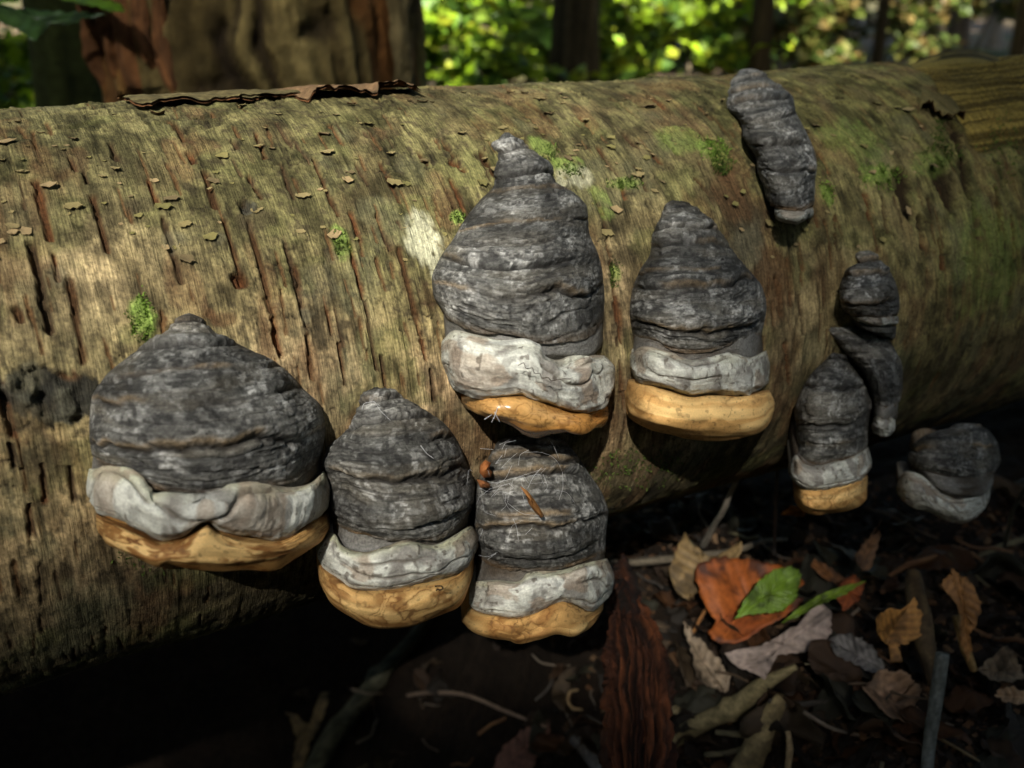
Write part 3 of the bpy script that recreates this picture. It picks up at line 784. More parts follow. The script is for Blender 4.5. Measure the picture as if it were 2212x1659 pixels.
# 2 -- egg-shaped, smooth white collar, wide tan lower rim
lip2 = [(714,1126),(743,1146),(787,1160),(843,1171),(918,1171),(968,1158),(994,1128),(1022,1102)]
w2a = [(706,1150),(722,1152),(740,1178),(784,1192),(829,1182),(873,1167),(937,1176),(974,1160),(1018,1132)]
w2m = [(686,1190),(702,1200),(738,1220),(784,1238),(829,1238),(873,1232),(937,1224),(990,1208),(1037,1164)]
w2b = [(684,1199),(698,1227),(731,1249),(761,1273),(806,1279),(858,1275),(918,1260),(993,1236),(1035,1184)]
t2a = [(685,1196),(700,1222),(733,1244),(762,1266),(806,1272),(858,1268),(918,1252),(990,1230),(1026,1186)]
t2m = [(684,1222),(702,1262),(740,1292),(785,1312),(830,1316),(873,1312),(930,1294),(990,1266),(1025,1214)]
t2b = [(686,1236),(694,1262),(712,1299),(752,1331),(806,1357),(873,1357),(937,1338),(990,1313),(1012,1278),(1024,1232)]
fungus('egg-shaped bracket fungus with smooth white collar, tan rim and a curled fibre on it', [(796,838,850,838,-3),(772,870,872,856,-4),(764,904,902,876,-4),(742,936,950,906,2),(706,968,986,946,8),(696,1005,1009,1002,20),(708,1054,1026,1048,34),(711,1100,1025,1084,44),lip2],
       [0.004,0.012,0.020,0.032,0.042,0.050,0.056,0.058,0.059], 23, shelf=[shift(lip2,-12,4),shift(w2a,8,8)], Ps=[0.049,0.050],
       bands=[([w2a,w2m,w2b],[0.060,0.064,0.062],dict(rough=.6,yellow=.8))], pores=[([t2a,t2m,t2b],[0.060,0.066,0.060],dict(stain=.55,rough=.6),M_PORE)], ng=5)

# 3 -- below the tall one, covered in web
lip3 = [(1028,1208),(1086,1229),(1142,1233),(1217,1226),(1269,1212),(1308,1192)]
w3a = [(1018,1256),(1075,1252),(1123,1254),(1140,1237),(1217,1230),(1256,1218),(1312,1206)]
w3m = [(1012,1290),(1070,1292),(1120,1294),(1160,1285),(1217,1272),(1265,1262),(1327,1248)]
w3b = [(1012,1304),(1026,1320),(1067,1334),(1116,1338),(1161,1323),(1217,1298),(1247,1312),(1280,1322),(1322,1280)]
t3a = [(1012,1306),(1030,1316),(1067,1326),(1116,1330),(1161,1316),(1217,1294),(1247,1306),(1280,1314),(1304,1300)]
t3m = [(1000,1336),(1030,1345),(1067,1354),(1116,1360),(1161,1350),(1202,1338),(1240,1342),(1270,1338),(1302,1316)]
t3b = [(998,1342),(1023,1364),(1067,1379),(1097,1383),(1120,1392),(1161,1383),(1202,1368),(1236,1375),(1264,1363),(1302,1318)]
fungus('webbed bracket fungus with lumpy white band and ragged tan rim below the tallest one', [(1078,950,1215,948,-10),(1058,985,1240,975,-8),(1036,1030,1272,1022,0),(1026,1078,1303,1070,10),(1024,1122,1314,1108,20),(1028,1170,1309,1158,30),lip3],
       [0.012,0.024,0.036,0.045,0.050,0.053,0.055], 37, shelf=[shift(lip3,-10,4),shift(w3a,8,4)], Ps=[0.047,0.049],
       bands=[([w3a,w3m,w3b],[0.056,0.061,0.059],dict(rough=1.0))], pores=[([t3a,t3m,t3b],[0.056,0.062,0.060],dict(stain=.5,rough=1.0),M_PORE)], ng=6, nv=170, brown=.4)

# 4 -- the tallest
lip4 = [(953,668),(972,694),(1034,721),(1107,726),(1170,743),(1226,739),(1272,729),(1305,690)]
w4a = [(953,738),(979,714),(1026,722),(1090,734),(1138,731),(1162,742),(1172,765),(1201,777),(1239,766),(1310,768)]
w4m = [(953,775),(985,780),(1030,790),(1090,795),(1140,800),(1170,812),(1201,822),(1250,820),(1330,800)]
w4b = [(968,818),(981,842),(1021,857),(1077,862),(1119,859),(1162,871),(1218,887),(1269,888),(1308,877),(1327,836)]
t4a = [(994,852),(1021,854),(1077,858),(1119,856),(1162,867),(1218,882),(1269,883),(1314,872)]
t4m = [(996,868),(1030,878),(1077,888),(1119,894),(1162,904),(1218,906),(1269,908),(1316,892)]
t4b = [(1000,874),(1015,882),(1055,897),(1107,914),(1137,935),(1158,940),(1192,927),(1226,925),(1256,935),(1286,927),(1312,905),(1317,888)]
fungus('tallest bracket fungus, dark tapering cone over a wide white band and glossy orange rim', [(1082,288,1106,288,-2),(1062,316,1128,306,-6),(1072,346,1164,332,-4),(1067,370,1194,360,-4),(1066,400,1204,394,-6),(1038,430,1240,414,-6),(1003,474,1269,448,-4),(978,517,1274,500,4),(949,560,1296,556,14),(933,602,1303,596,26),(936,638,1307,648,36),lip4],
       [0.003,0.009,0.013,0.017,0.020,0.027,0.036,0.044,0.051,0.056,0.059,0.060], 41, shelf=[shift(lip4,-14,3),[(962,735),(1034,735),(1107,745),(1175,772),(1226,770),(1275,768),(1304,745)]], Ps=[0.050,0.052],
       bands=[([w4a,w4m,w4b],[0.061,0.067,0.063],dict(rough=1.1,yellow=.2))], pores=[([t4a,t4m,t4b],[0.060,0.062,0.060],dict(stain=.35,rough=1.5,orange=.7,zones=False,tone=.95),M_WET)], ng=6, nu=210, nv=250, brown=.3)

# 5 -- cone with the smooth tan cushion
lip5 = [(1366,730),(1418,738),(1452,758),(1504,765),(1550,756),(1610,737),(1647,722)]
w5a = [(1360,768),(1384,749),(1440,757),(1482,775),(1525,773),(1585,763),(1619,772),(1656,756)]
w5m = [(1360,788),(1390,792),(1440,802),(1482,812),(1530,812),(1585,808),(1619,808),(1663,792)]
w5b = [(1363,800),(1378,825),(1440,841),(1491,857),(1533,851),(1589,852),(1627,850),(1661,826)]
t5a = [(1356,818),(1378,820),(1440,835),(1491,850),(1533,846),(1589,846),(1627,846),(1662,842)]
t5m = [(1350,856),(1385,876),(1440,892),(1491,902),(1533,902),(1589,904),(1627,898),(1674,872)]
t5b = [(1352,872),(1360,902),(1398,927),(1440,941),(1504,950),(1568,952),(1619,944),(1656,920),(1673,886)]
fungus('cone-shaped bracket fungus with plain grey-white collar on a smooth swollen tan cushion', [(1444,434,1478,434,-2),(1433,444,1502,442,-5),(1426,470,1534,470,-5),(1408,509,1560,504,-4),(1405,543,1586,543,-3),(1380,588,1612,576,4),(1363,637,1648,622,12),(1360,672,1656,660,20),lip5],
       [0.003,0.009,0.016,0.023,0.030,0.040,0.049,0.053,0.056], 53, shelf=[shift(lip5,-12,3),shift(w5a,8,6)], Ps=[0.049,0.050],
       bands=[([w5a,w5m,w5b],[0.057,0.062,0.060],dict(rough=.7,yellow=.25,tone=.82))], pores=[([t5a,t5m,t5b],[0.058,0.068,0.060],dict(stain=.22,rough=.8),M_PORE)], ng=6, brown=.4)

# 6 -- on the shoulder of the log, leaning
lip6 = [(1663,442),(1685,450),(1709,455),(1735,454),(1760,440)]
fungus('finger-like dark grey bracket fungus lying over the top of the log, almost no white', [(1598,152,1640,152,-4),(1574,186,1666,172,-8),(1568,228,1714,212,-6),(1598,262,1719,240,2),(1603,284,1735,272,4),(1611,310,1748,298,4),(1632,340,1761,332,4),(1636,372,1765,366,5),(1646,396,1762,388,5),(1654,428,1761,416,5),lip6],
       [0.008,0.016,0.024,0.028,0.030,0.031,0.033,0.034,0.034,0.034,0.034], 67,
       bands=[([[(1672,450),(1709,456),(1757,448)],[(1673,464),(1709,470),(1758,460)],[(1676,470),(1697,479),(1722,480),(1757,466)]],[0.030,0.034,0.031],dict(rough=.6,yellow=.1,tone=.7))], ng=7, nu=120, nv=200, brown=.2, streak=.9)

# 7 -- small complete one on the right
lip7 = [(1722,972),(1727,990),(1756,1006),(1808,996),(1852,983),(1876,960)]
w7a = [(1704,1000),(1720,982),(1734,1000),(1756,1007),(1804,996),(1844,984),(1876,966)]
w7m = [(1702,1014),(1722,1022),(1756,1034),(1804,1028),(1846,1014),(1883,998)]
w7b = [(1705,1024),(1724,1050),(1772,1062),(1820,1051),(1860,1038),(1882,1010)]
fungus('small bracket fungus with complete grey, white and tan layers hanging low on the log', [(1796,764,1812,764,-2),(1782,778,1838,782,-4),(1752,808,1864,820,-2),(1731,844,1881,848,2),(1716,887,1886,872,8),(1718,920,1878,904,14),(1720,950,1876,938,18),lip7],
       [0.003,0.010,0.020,0.028,0.034,0.036,0.037,0.038], 71, shelf=[shift(lip7,-8,2),shift(w7a,5,4)], Ps=[0.032,0.033],
       bands=[([w7a,w7m,w7b],[0.039,0.043,0.041],dict(rough=.8,yellow=.1,tone=.85))],
       pores=[([[(1714,1044),(1740,1054),(1772,1056),(1820,1045),(1860,1033),(1874,1026)],[(1714,1062),(1740,1082),(1780,1088),(1825,1078),(1860,1062),(1874,1046)],[(1716,1072),(1728,1088),(1748,1103),(1796,1109),(1844,1096),(1866,1076),(1873,1054)]],[0.040,0.043,0.038],dict(stain=.4),M_PORE)], ng=4, nu=130, nv=140)

# 8 -- small dark cap with a thin pale edge
fungus('small dark round-backed bracket fungus with a thin pale edge and no tan rim', [(1852,543,1866,543,-1),(1852,566,1898,558,-3),(1824,592,1925,588,-3),(1813,623,1937,616,2),(1816,658,1945,656,7),[(1824,676),(1850,683),(1888,685),(1920,684),(1943,676)]],
       [0.003,0.010,0.020,0.028,0.032,0.033], 83,
       bands=[([[(1838,683),(1888,687),(1941,682)],[(1845,690),(1890,696),(1942,692)],[(1852,695),(1895,705),(1941,698)]],[0.028,0.029,0.027],dict(rough=.5,yellow=.1,tone=.5)),
              ([[(1836,690),(1890,704),(1938,704)],[(1850,698),(1895,716),(1936,716)],[(1862,704),(1900,722),(1930,731),(1938,718)]],[0.024,0.025,0.020],dict(rough=.5,yellow=0,tone=.16))], ng=3, nu=110, nv=110)

# 9 -- narrow one squeezed behind 7
fungus('narrow dark bracket fungus squeezed between two others, ending in a small pale knob', [(1784,706,1872,698,4),(1800,728,1916,728,2),(1826,764,1936,758,2),(1858,800,1950,796,4),(1876,836,1950,832,5),[(1882,868),(1905,880),(1930,878),(1944,866)]],
       [0.004,0.012,0.020,0.024,0.026,0.026], 97, shelf=[[(1884,864),(1910,874),(1941,862)],[(1886,900),(1910,910),(1938,902)]], Ps=[0.022,0.022],
       bands=[([[(1888,904),(1910,898),(1934,906)],[(1882,920),(1908,926),(1934,920)],[(1888,934),(1910,944),(1926,938)]],[0.020,0.026,0.020],dict(rough=.7,yellow=.3,tone=.8))], ng=3, nu=100, nv=110)

# 10 -- under the far right
w10a = [(1942,1034),(1955,1018),(1992,1027),(2030,1060),(2068,1075),(2108,1071),(2140,1050)]
w10m = [(1936,1052),(1960,1056),(1995,1066),(2034,1090),(2070,1100),(2105,1094),(2138,1070)]
w10b = [(1940,1068),(1968,1098),(2008,1107),(2048,1126),(2088,1129),(2124,1104),(2137,1078)]
fungus('rounded grey-brown bracket fungus with thick pale lower band under the shaded log end', [(2080,918,2112,916,-2),(1998,940,2138,932,-8),(1968,964,2157,964,-4),(1960,990,2161,994,6),[(1968,1010),(2010,1022),(2060,1034),(2110,1034),(2150,1018)]],
       [0.010,0.024,0.034,0.040,0.042], 103, shelf=[[(1975,1008),(2030,1026),(2090,1032),(2146,1020)],[(1985,1030),(2030,1062),(2080,1076),(2124,1068),(2146,1040)]], Ps=[0.039,0.042],
       bands=[([w10a,w10m,w10b],[0.043,0.049,0.045],dict(rough=.6,yellow=.2,tone=.8))], ng=2, nu=130, nv=120, tone=1.15, brown=.6)

# ------------------------------------------------------------------ bare fibrous wood heaped where the log broke open (far right)
def tex_fibre(seed, lo=(0.13, 0.10, 0.022), hi=(0.30, 0.24, 0.06), along='X', amp=0.004, freq=320):
    def f(X, V, u, v):
        a, b = (X, V) if along == 'X' else (V, X)
        wv = (0.010 if along == 'X' else 0.002) * (fbm(a * 16, b * 10, 2, seed) - .5)
        n = fbm(a * 10, (b + wv) * freq, 3, seed + 1); m = fbm(a * 8, (b + wv) * freq * .25, 2, seed + 2)
        c = mix(lo, hi, ss(.25, .75, n * .5 + m * .5)) * (0.75 + 0.5 * fbm(X * 30, V * 30, 2, seed + 3))[..., None]
        c = mix(c, np.array(lo) * .25, ss(.60, .72, vn(a * 14, (b + wv) * freq * .3, seed + 4)) * .8)
        return c, amp * (m - .5) + amp * .5 * (n - .5)
    return f
hump = [[(1925,166),(1990,128),(2080,106),(2150,120),(2240,160)], [(1930,172),(2000,150),(2085,138),(2160,150),(2240,180)], [(1935,178),(2010,176),(2095,180),(2170,186),(2240,204)]]
P, c = roll(hump, [0.0, 0.035, 0.045], 120, 50, tex_fibre(611, (0.045, 0.036, 0.010), (0.20, 0.155, 0.04), amp=.007), 601, expo=(2.6, .5), qb=0.60)
link('bare_wood', grid_mesh('bare_wood', P, c), M_WOOD, LOG)

# moss tufts rooted on the log
def moss_patch(x, y, rx, ry, n, seed, tone=(0.10, 0.17, 0.02), ln=0.0035):
    r = np.random.default_rng(seed)
    a = r.uniform(0, 2 * math.pi, n); k = np.sqrt(r.uniform(0, 1, n)) * (0.7 + 0.5 * vn(a * 1.5, a * 0, seed))
    px, py = x + 1.25 * rx * k * np.cos(a) + r.normal(0, rx * .25, n), y + 1.25 * ry * k * np.sin(a) + r.normal(0, ry * .25, n)
    ps, pt, ok = hit_log(px, py)
    R = LR + 0.010 * (fbm(ps * 4, pt * LR * 5, 3, 1) - 0.5) + 0.004 * (fbm(ps * 18, pt * LR * 14, 3, 2) - 0.5) - 0.0005
    p = sqz(ps, LQ - R * np.cos(pt), LZ + R * np.sin(pt)); nr = sqz(0 * pt, -np.cos(pt), np.sin(pt))
    d = nr + r.normal(0, .75, (n, 3)); d /= np.linalg.norm(d, axis=1, keepdims=True)
    L = (ln * r.uniform(.5, 1.3, n))[:, None]
    sd = np.cross(d, r.normal(0, 1, (n, 3))); sd /= np.linalg.norm(sd, axis=1, keepdims=True)
    wv = 0.0005
    V = np.stack([p - sd * wv, p + sd * wv, p + d * L * .6 + sd * wv * .9, p + d * L], 1).reshape(-1, 3)
    F = (np.arange(n)[:, None] * 4 + np.array([0, 1, 2, 3])[None])
    c = np.repeat(np.array(tone)[None] * r.uniform(.45, 1.5, (n, 1)), 4, 0)
    o = link('moss_tuft', mesh_np('moss_tuft', V, F, c), M_MOSS, LOG); tag(o, kind='stuff')
for k, a in enumerate([(304,690,20,36,700),(1540,322,24,20,500),(1556,352,18,22,400),(1902,378,36,20,600),(1782,418,12,22,260),(990,472,12,12,220),(1348,398,24,9,240),(1180,335,22,18,260),
                       (1225,372,30,10,260),(1350,1010,90,34,200),(1400,985,80,26,160),(2040,335,34,18,420),(2030,285,12,30,300),(1325,590,10,22,160),(735,528,12,26,160),(1720,345,26,12,160),(340,1180,70,40,160),(2170,330,30,60,260)]):
    moss_patch(*a, seed=900 + k, tone=(0.055, 0.085, 0.014) if k not in (0, 1, 3, 4) else (0.11, 0.18, 0.025), ln=.0026)

# ------------------------------------------------------------------ leaves
def leaf_px(name, poly, cpx, h, nrm, tone, seed, label, cat='leaf', group=None, axis=None, veins=14.0, pleat=0.0012, curl=0.006, spots=None, mat=None, parent=None, depth=None, rings=12, nb=90, bend=0.0):
    """a real leaf: outline from pixels on a tilted plane near the ground, then cupped, pleated and given thickness"""
    p0 = G(cpx[0], cpx[1], h) if depth is None else ray(*cpx) * depth + np.array((0, 0, CAM_H))
    n = np.array(nrm, float); n /= np.linalg.norm(n)
    poly = np.array(list(poly) + [poly[0]], float)
    dd = np.r_[0, np.cumsum(np.hypot(*np.diff(poly, axis=0).T))]
    t = np.linspace(0, dd[-1], nb, endpoint=False)
    bx = np.interp(t, dd, poly[:, 0]); by = np.interp(t, dd, poly[:, 1])
    jag = 1.6 if tone[0][1] > .2 else 3.4
    bx += jag * (vn(t * .16, t * 0, seed) - .5) * 2; by += jag * (vn(t * .16, t * 0 + 5, seed) - .5) * 2
    r = ray(bx, by); o0 = np.array((0, 0, CAM_H))
    tt = ((p0 - o0) @ n) / (r @ n)
    B = o0 + r * tt[:, None]
    Cn = B.mean(0)
    k = np.linspace(1, 0.02, rings)[:, None, None]
    Pm = Cn + (B[None] - Cn) * k
    # local axes
    if axis is None: e1 = B[np.argmax(np.linalg.norm(B - Cn, axis=1))] - Cn
    else:
        ra = ray(np.array([axis[0][0], axis[1][0]]), np.array([axis[0][1], axis[1][1]])); ta = ((p0 - o0) @ n) / (ra @ n); A2 = o0 + ra * ta[:, None]; e1 = A2[1] - A2[0]
    e1 = e1 / np.linalg.norm(e1); e2 = np.cross(n, e1)
    l = (Pm - Cn) @ e1; w = (Pm - Cn) @ e2
    sz = np.abs(l).max()
    z = curl * (1.6 * (fbm(l * 22 + seed, w * 22, 3, seed) - .5)) + curl * 1.2 * (np.abs(w) / sz) ** 1.5 + bend * (l / sz) ** 2
    ph = (l - np.abs(w) * .75) / (2 * sz) * veins
    z = z + pleat * np.abs(np.sin(ph * math.pi)) - 0.0012 * np.exp(-(w / 0.0009) ** 2)
    Pm = Pm + n * z[..., None]
    nn = fbm(l * 120, w * 120, 3, seed + 1); n2 = fbm(l * 45, w * 45, 3, seed + 2)
    c = mix(tone[0], tone[1], n2) * (0.75 + .5 * nn)[..., None]
    c = mix(c, np.array(tone[1]) * 1.25, np.exp(-(w / 0.0007) ** 2) * .6)
    c = c * (1 - .35 * ss(.80, 1.0, np.abs(np.cos(ph * math.pi)))[..., None])
    c = c * (1 - .55 * ss(.58, .70, fbm(l * 90 + 3, w * 90, 3, seed + 4)))[..., None]
    if spots is not None: c = mix(c, spots, ss(.55, .64, fbm(l * 60, w * 60, 3, seed + 3)) * .9)
    back = Pm - n * 0.0004
    PP = np.concatenate([Pm[::-1], back], 0); CC = np.concatenate([c[::-1], c * .9], 0)
    me = grid_mesh(name, PP, CC, closed=True)
    o = link(name, me, mat or M_LEAF, parent)
    if parent is None:
        # origin at the leaf
        me.transform(Matrix.Translation(-Vector(Cn))); o.location = Cn
        tag(o, label, cat, group)
    return o

TOCAM = lambda up: (0.0, -(1 - up), up)
leaf_px('maple_leaf', [(1478,1152),(1490,1175),(1510,1185),(1530,1200),(1545,1205),(1605,1178),(1596,1212),(1570,1240),(1545,1262),(1500,1285),(1490,1300),(1462,1285),(1448,1250),(1450,1215),(1460,1195)], (1510,1230), 0.045, (-.2,-.75,.65), ((0.17,0.11,0.04),(0.30,0.20,0.09)), 1001, 'tan pointed maple leaf standing behind the rust-red leaf', axis=((1500,1290),(1480,1160)), veins=7, curl=.010)
leaf_px('maple_leaf', [(1502,1232),(1560,1212),(1620,1212),(1700,1228),(1738,1262),(1700,1290),(1735,1300),(1700,1335),(1640,1365),(1600,1392),(1550,1395),(1528,1372),(1545,1345),(1520,1310),(1500,1270)], (1600,1300), 0.032, (-.05,-.62,.78), ((0.20,0.045,0.012),(0.40,0.11,0.018)), 1003, 'rust-red maple leaf with dark spots under the green leaf', axis=((1560,1390),(1660,1215)), veins=8, curl=.012, spots=(0.05,0.018,0.01), pleat=.0008)
leaf_px('beech_leaf', [(1586,1336),(1612,1290),(1632,1262),(1668,1232),(1706,1224),(1730,1236),(1728,1262),(1716,1296),(1690,1322),(1655,1326),(1620,1328)], (1660,1285), 0.046, (.1,-.65,.75), ((0.13,0.23,0.018),(0.19,0.31,0.03)), 1005, 'fresh green ribbed leaf lying on the rust-red leaf', axis=((1588,1336),(1728,1236)), veins=20, curl=.005, pleat=.0036, mat=M_GREEN)
leaf_px('narrow_leaf', [(1688,1346),(1718,1318),(1765,1288),(1800,1272),(1872,1254),(1830,1282),(1790,1298),(1760,1312),(1720,1334)], (1770,1298), 0.048, (.0,-.6,.8), ((0.15,0.24,0.02),(0.22,0.33,0.03)), 1007, 'thin bright green leaf folded edge-on beside the ribbed leaf', axis=((1688,1346),(1872,1254)), veins=8, curl=.004, mat=M_GREEN)
leaf_px('curled_leaf', [(1560,1412),(1640,1395),(1700,1360),(1740,1345),(1758,1300),(1790,1322),(1788,1372),(1770,1396),(1720,1412),(1660,1416),(1640,1440),(1650,1468),(1610,1448),(1580,1438)], (1670,1395), 0.030, (.0,-.75,.6), ((0.22,0.17,0.14),(0.36,0.28,0.24)), 1009, 'pale pinkish grey curled leaf below the rust-red leaf', veins=9, curl=.016)
leaf_px('curled_leaf', [(1476,1342),(1500,1372),(1530,1400),(1568,1440),(1595,1482),(1570,1496),(1520,1482),(1498,1460),(1500,1425),(1486,1385)], (1530,1430), 0.035, (.25,-.7,.6), ((0.20,0.15,0.10),(0.33,0.25,0.17)), 1011, 'tapering tan leaf rolled lengthwise in front of the rust-red leaf', axis=((1590,1490),(1478,1345)), veins=8, curl=.014)
leaf_px('dead_leaf', [(1790,1378),(1830,1370),(1880,1395),(1912,1440),(1905,1462),(1870,1452),(1830,1432),(1795,1410)], (1850,1415), 0.022, (.1,-.6,.8), ((0.10,0.10,0.085),(0.19,0.17,0.16)), 1013, 'slate grey flat leaf beside the pinkish curled leaf', veins=8)
leaf_px('dead_leaf', [(1882,1332),(1920,1310),(1950,1318),(1975,1290),(1990,1330),(1984,1372),(1960,1390),(1940,1398),(1950,1430),(1925,1430),(1930,1395),(1898,1372)], (1940,1355), 0.055, (.1,-.8,.5), ((0.28,0.13,0.03),(0.42,0.21,0.055)), 1015, 'bright orange torn leaf against the dark upright stick', veins=9, curl=.012)
leaf_px('dead_leaf', [(2030,1260),(2060,1228),(2100,1262),(2116,1300),(2108,1345),(2085,1378),(2100,1400),(2090,1430),(2070,1380),(2072,1330),(2062,1290)], (2080,1310), 0.080, (-.2,-.8,.4), ((0.20,0.09,0.025),(0.34,0.16,0.05)), 1017, 'long brown leaf hanging folded over the dead stem', axis=((2060,1228),(2092,1430)), veins=10, curl=.016)
leaf_px('crumpled_leaf', [(1868,1480),(1900,1450),(1940,1452),(1990,1490),(1985,1520),(2022,1555),(1990,1568),(1950,1560),(1910,1556),(1890,1520)], (1940,1510), 0.022, (.0,-.6,.8), ((0.16,0.09,0.05),(0.32,0.20,0.12)), 1019, 'crumpled tan leaf below the bright orange leaf', veins=7, curl=.022)
leaf_px('dead_leaf', [(2150,1490),(2180,1485),(2225,1500),(2225,1525),(2170,1518),(2148,1505)], (2185,1505), 0.02, (.0,-.7,.7), ((0.25,0.15,0.08),(0.36,0.24,0.14)), 1021, 'small stiff tan leaf scrap on dark soil, pointing away from the log', veins=5)
leaf_px('dead_leaf', [(1062,1665),(1090,1612),(1140,1572),(1190,1556),(1205,1566),(1178,1600),(1160,1640),(1150,1670)], (1140,1625), 0.03, (-.3,-.6,.6), ((0.10,0.045,0.03),(0.22,0.11,0.075)), 1023, 'dull red-brown leaf tilted up in the shade below the fungi', axis=((1080,1665),(1200,1560)), veins=8)
leaf_px('dead_leaf', [(618,1535),(640,1545),(655,1562),(672,1560),(690,1535),(700,1500),(690,1498),(712,1492),(704,1530),(690,1570),(672,1600),(655,1665),(632,1665),(640,1600),(632,1565)], (655,1590), 0.03, (0,-.8,.5), ((0.13,0.085,0.03),(0.22,0.15,0.06)), 1025, 'thin forked brown leaf beside the mossy stick', veins=6, curl=.004, rings=8)
leaf_px('dead_leaf', [(1690,1110),(1715,1090),(1740,1098),(1738,1112),(1712,1115)], (1715,1104), 0.10, (0,-.8,.5), ((0.40,0.14,0.02),(0.52,0.20,0.03)), 1027, 'vivid orange leaf scrap just under the small complete fungus', veins=4, curl=.003, nb=40, rings=6)
leaf_px('dead_leaf', [(1810,1260),(1840,1240),(1866,1262),(1850,1300),(1822,1320),(1806,1290)], (1838,1280), 0.03, (0,-.7,.6), ((0.22,0.05,0.012),(0.34,0.09,0.02)), 1029, 'small dark red leaf behind the thin green leaf', veins=5, nb=50, rings=7)
leaf_px('dead_leaf', [(1740,1200),(1790,1225),(1838,1262),(1830,1275),(1780,1250),(1738,1215)], (1788,1236), 0.03, (0,-.7,.6), ((0.15,0.06,0.02),(0.27,0.12,0.04)), 1031, 'narrow brown leaf strip behind the ribbed green leaf', veins=6, nb=50, rings=7)
leaf_px('dead_leaf', [(1850,1200),(1880,1160),(1905,1120),(1898,1180),(1880,1230),(1862,1235)], (1880,1185), 0.06, (0,-.8,.5), ((0.10,0.05,0.02),(0.19,0.10,0.05)), 1033, 'dim brown leaf blade beneath the rounded grey fungus', veins=6, nb=50, rings=7)
leaf_px('dead_leaf', [(1340,1560),(1372,1520),(1440,1498),(1500,1505),(1560,1520),(1600,1548),(1530,1552),(1450,1530),(1400,1540),(1360,1585),(1310,1605)], (1440,1530), 0.02, (0,-.6,.75), ((0.11,0.09,0.045),(0.22,0.18,0.10)), 1035, 'arched olive-brown leaf rim across the rotten red wood', veins=8, curl=.012)
leaf_px('dead_leaf', [(2120,1440),(2165,1400),(2200,1420),(2225,1460),(2180,1475),(2140,1470)], (2170,1445), 0.03, (0,-.6,.75), ((0.16,0.12,0.075),(0.27,0.2,0.13)), 1037, 'pale crumpled leaf beside the stiff tan scrap', veins=6, curl=.014)

# ------------------------------------------------------------------ sticks
def tube(path, rad, tone, seed, k=12, amp=0.12, sub=10, knots=()):
    path = np.array(path, float); n = len(path)
    d = np.r_[0, np.cumsum(np.linalg.norm(np.diff(path, axis=0), axis=1))]
    t = np.linspace(0, d[-1], (n - 1) * sub + 1)
    C = np.stack([hermite(d, path[:, j], t) for j in range(3)], -1)
    Rr = np.interp(t, d, np.broadcast_to(rad, n))
    T = np.gradient(C, axis=0); T /= np.linalg.norm(T, axis=1, keepdims=True)
    ref = np.array((0.31, 0.2, 0.93)); ref = ref if abs(T.mean(0) @ ref) < .9 else np.array((1., 0, 0))
    e1 = np.cross(T, ref); e1 /= np.linalg.norm(e1, axis=1, keepdims=True); e2 = np.cross(T, e1)
    a = np.linspace(0, 2 * math.pi, k, endpoint=False)
    ca = np.cos(a)[None, :, None]; sa = np.sin(a)[None, :, None]
    tt = t[:, None] + 0 * a[None]; aa = a[None] + 0 * t[:, None]
    nz = fbm(np.cos(aa) * 2 + 5 + seed, tt / max(rad if np.isscalar(rad) else max(rad), 1e-4) * .45 + np.sin(aa), 3, seed)
    f = 1 + amp * 2 * (nz - .5)
    for kp, kr in knots: f = f + kr * np.exp(-((tt / d[-1] - kp) / .03) ** 2)
    P = C[:, None] + (e1[:, None] * ca + e2[:, None] * sa) * (Rr[:, None] * f)[..., None]
    c = mix(tone[0], tone[1], ss(.25, .75, fbm(np.cos(aa) * 3 + seed, tt * 160 + np.sin(aa) * 2, 3, seed + 1)))
    P = np.concatenate([np.repeat(C[:1][None], k, 1).reshape(1, k, 3), P, np.repeat(C[-1:][None], k, 1).reshape(1, k, 3)], 0)
    c = np.concatenate([c[:1] * 1.3, c, c[-1:] * 1.3], 0)
    return P, c

def stick(name, pts, wpx, tone, seed, label, amp=0.14, group=None, mat=None, knots=(), cat='stick'):
    """pts: (px, py, height above ground)"""
    path = np.array([G(x, y, h) for x, y, h in pts])
    dep = np.linalg.norm(path - np.array((0, 0, CAM_H)), axis=1)
    w = np.array(wpx, float) if not np.isscalar(wpx) else np.full(len(pts), float(wpx))
    P, c = tube(path, 0.5 * w * dep / FPX, tone, seed, amp=amp, knots=knots)
    me = grid_mesh(name, P, c, closed=True); loc = path[0]
    me.transform(Matrix.Translation(-Vector(loc)))
    o = link(name, me, mat or M_TWIG); o.location = loc
    return tag(o, label, cat, group)

stick('mossy_stick', [(935,1300,.04),(905,1360,.035),(810,1470,.03),(740,1560,.03),(660,1700,.03)], [22,28,34,40,44], ((0.02,0.022,0.012),(0.085,0.08,0.05)), 2001, 'long mossy stick leaning in the black hollow under the log', knots=((.45,.5),))
stick('thin_twig', [(880,1502,.02),(930,1496,.03),(1010,1502,.03),(1090,1535,.025),(1180,1570,.01)], [7,7,8,8,6], ((0.10,0.07,0.05),(0.24,0.17,0.12)), 2003, 'thin curved twig in the hollow below the egg-shaped fungus')
stick('thin_twig', [(1600,1020,.13),(1570,1085,.10),(1540,1140,.06),(1518,1180,.03)], [9,12,13,14], ((0.10,0.09,0.07),(0.22,0.19,0.15)), 2005, 'straight grey twig propped between log and ground')
stick('thin_twig', [(1310,1222,.02),(1400,1212,.03),(1470,1205,.03),(1560,1195,.03),(1640,1172,.03),(1700,1165,.02)], [18,18,16,14,10,7], ((0.06,0.05,0.035),(0.16,0.13,0.09)), 2007, 'dark twig lying level behind the tan maple leaf')
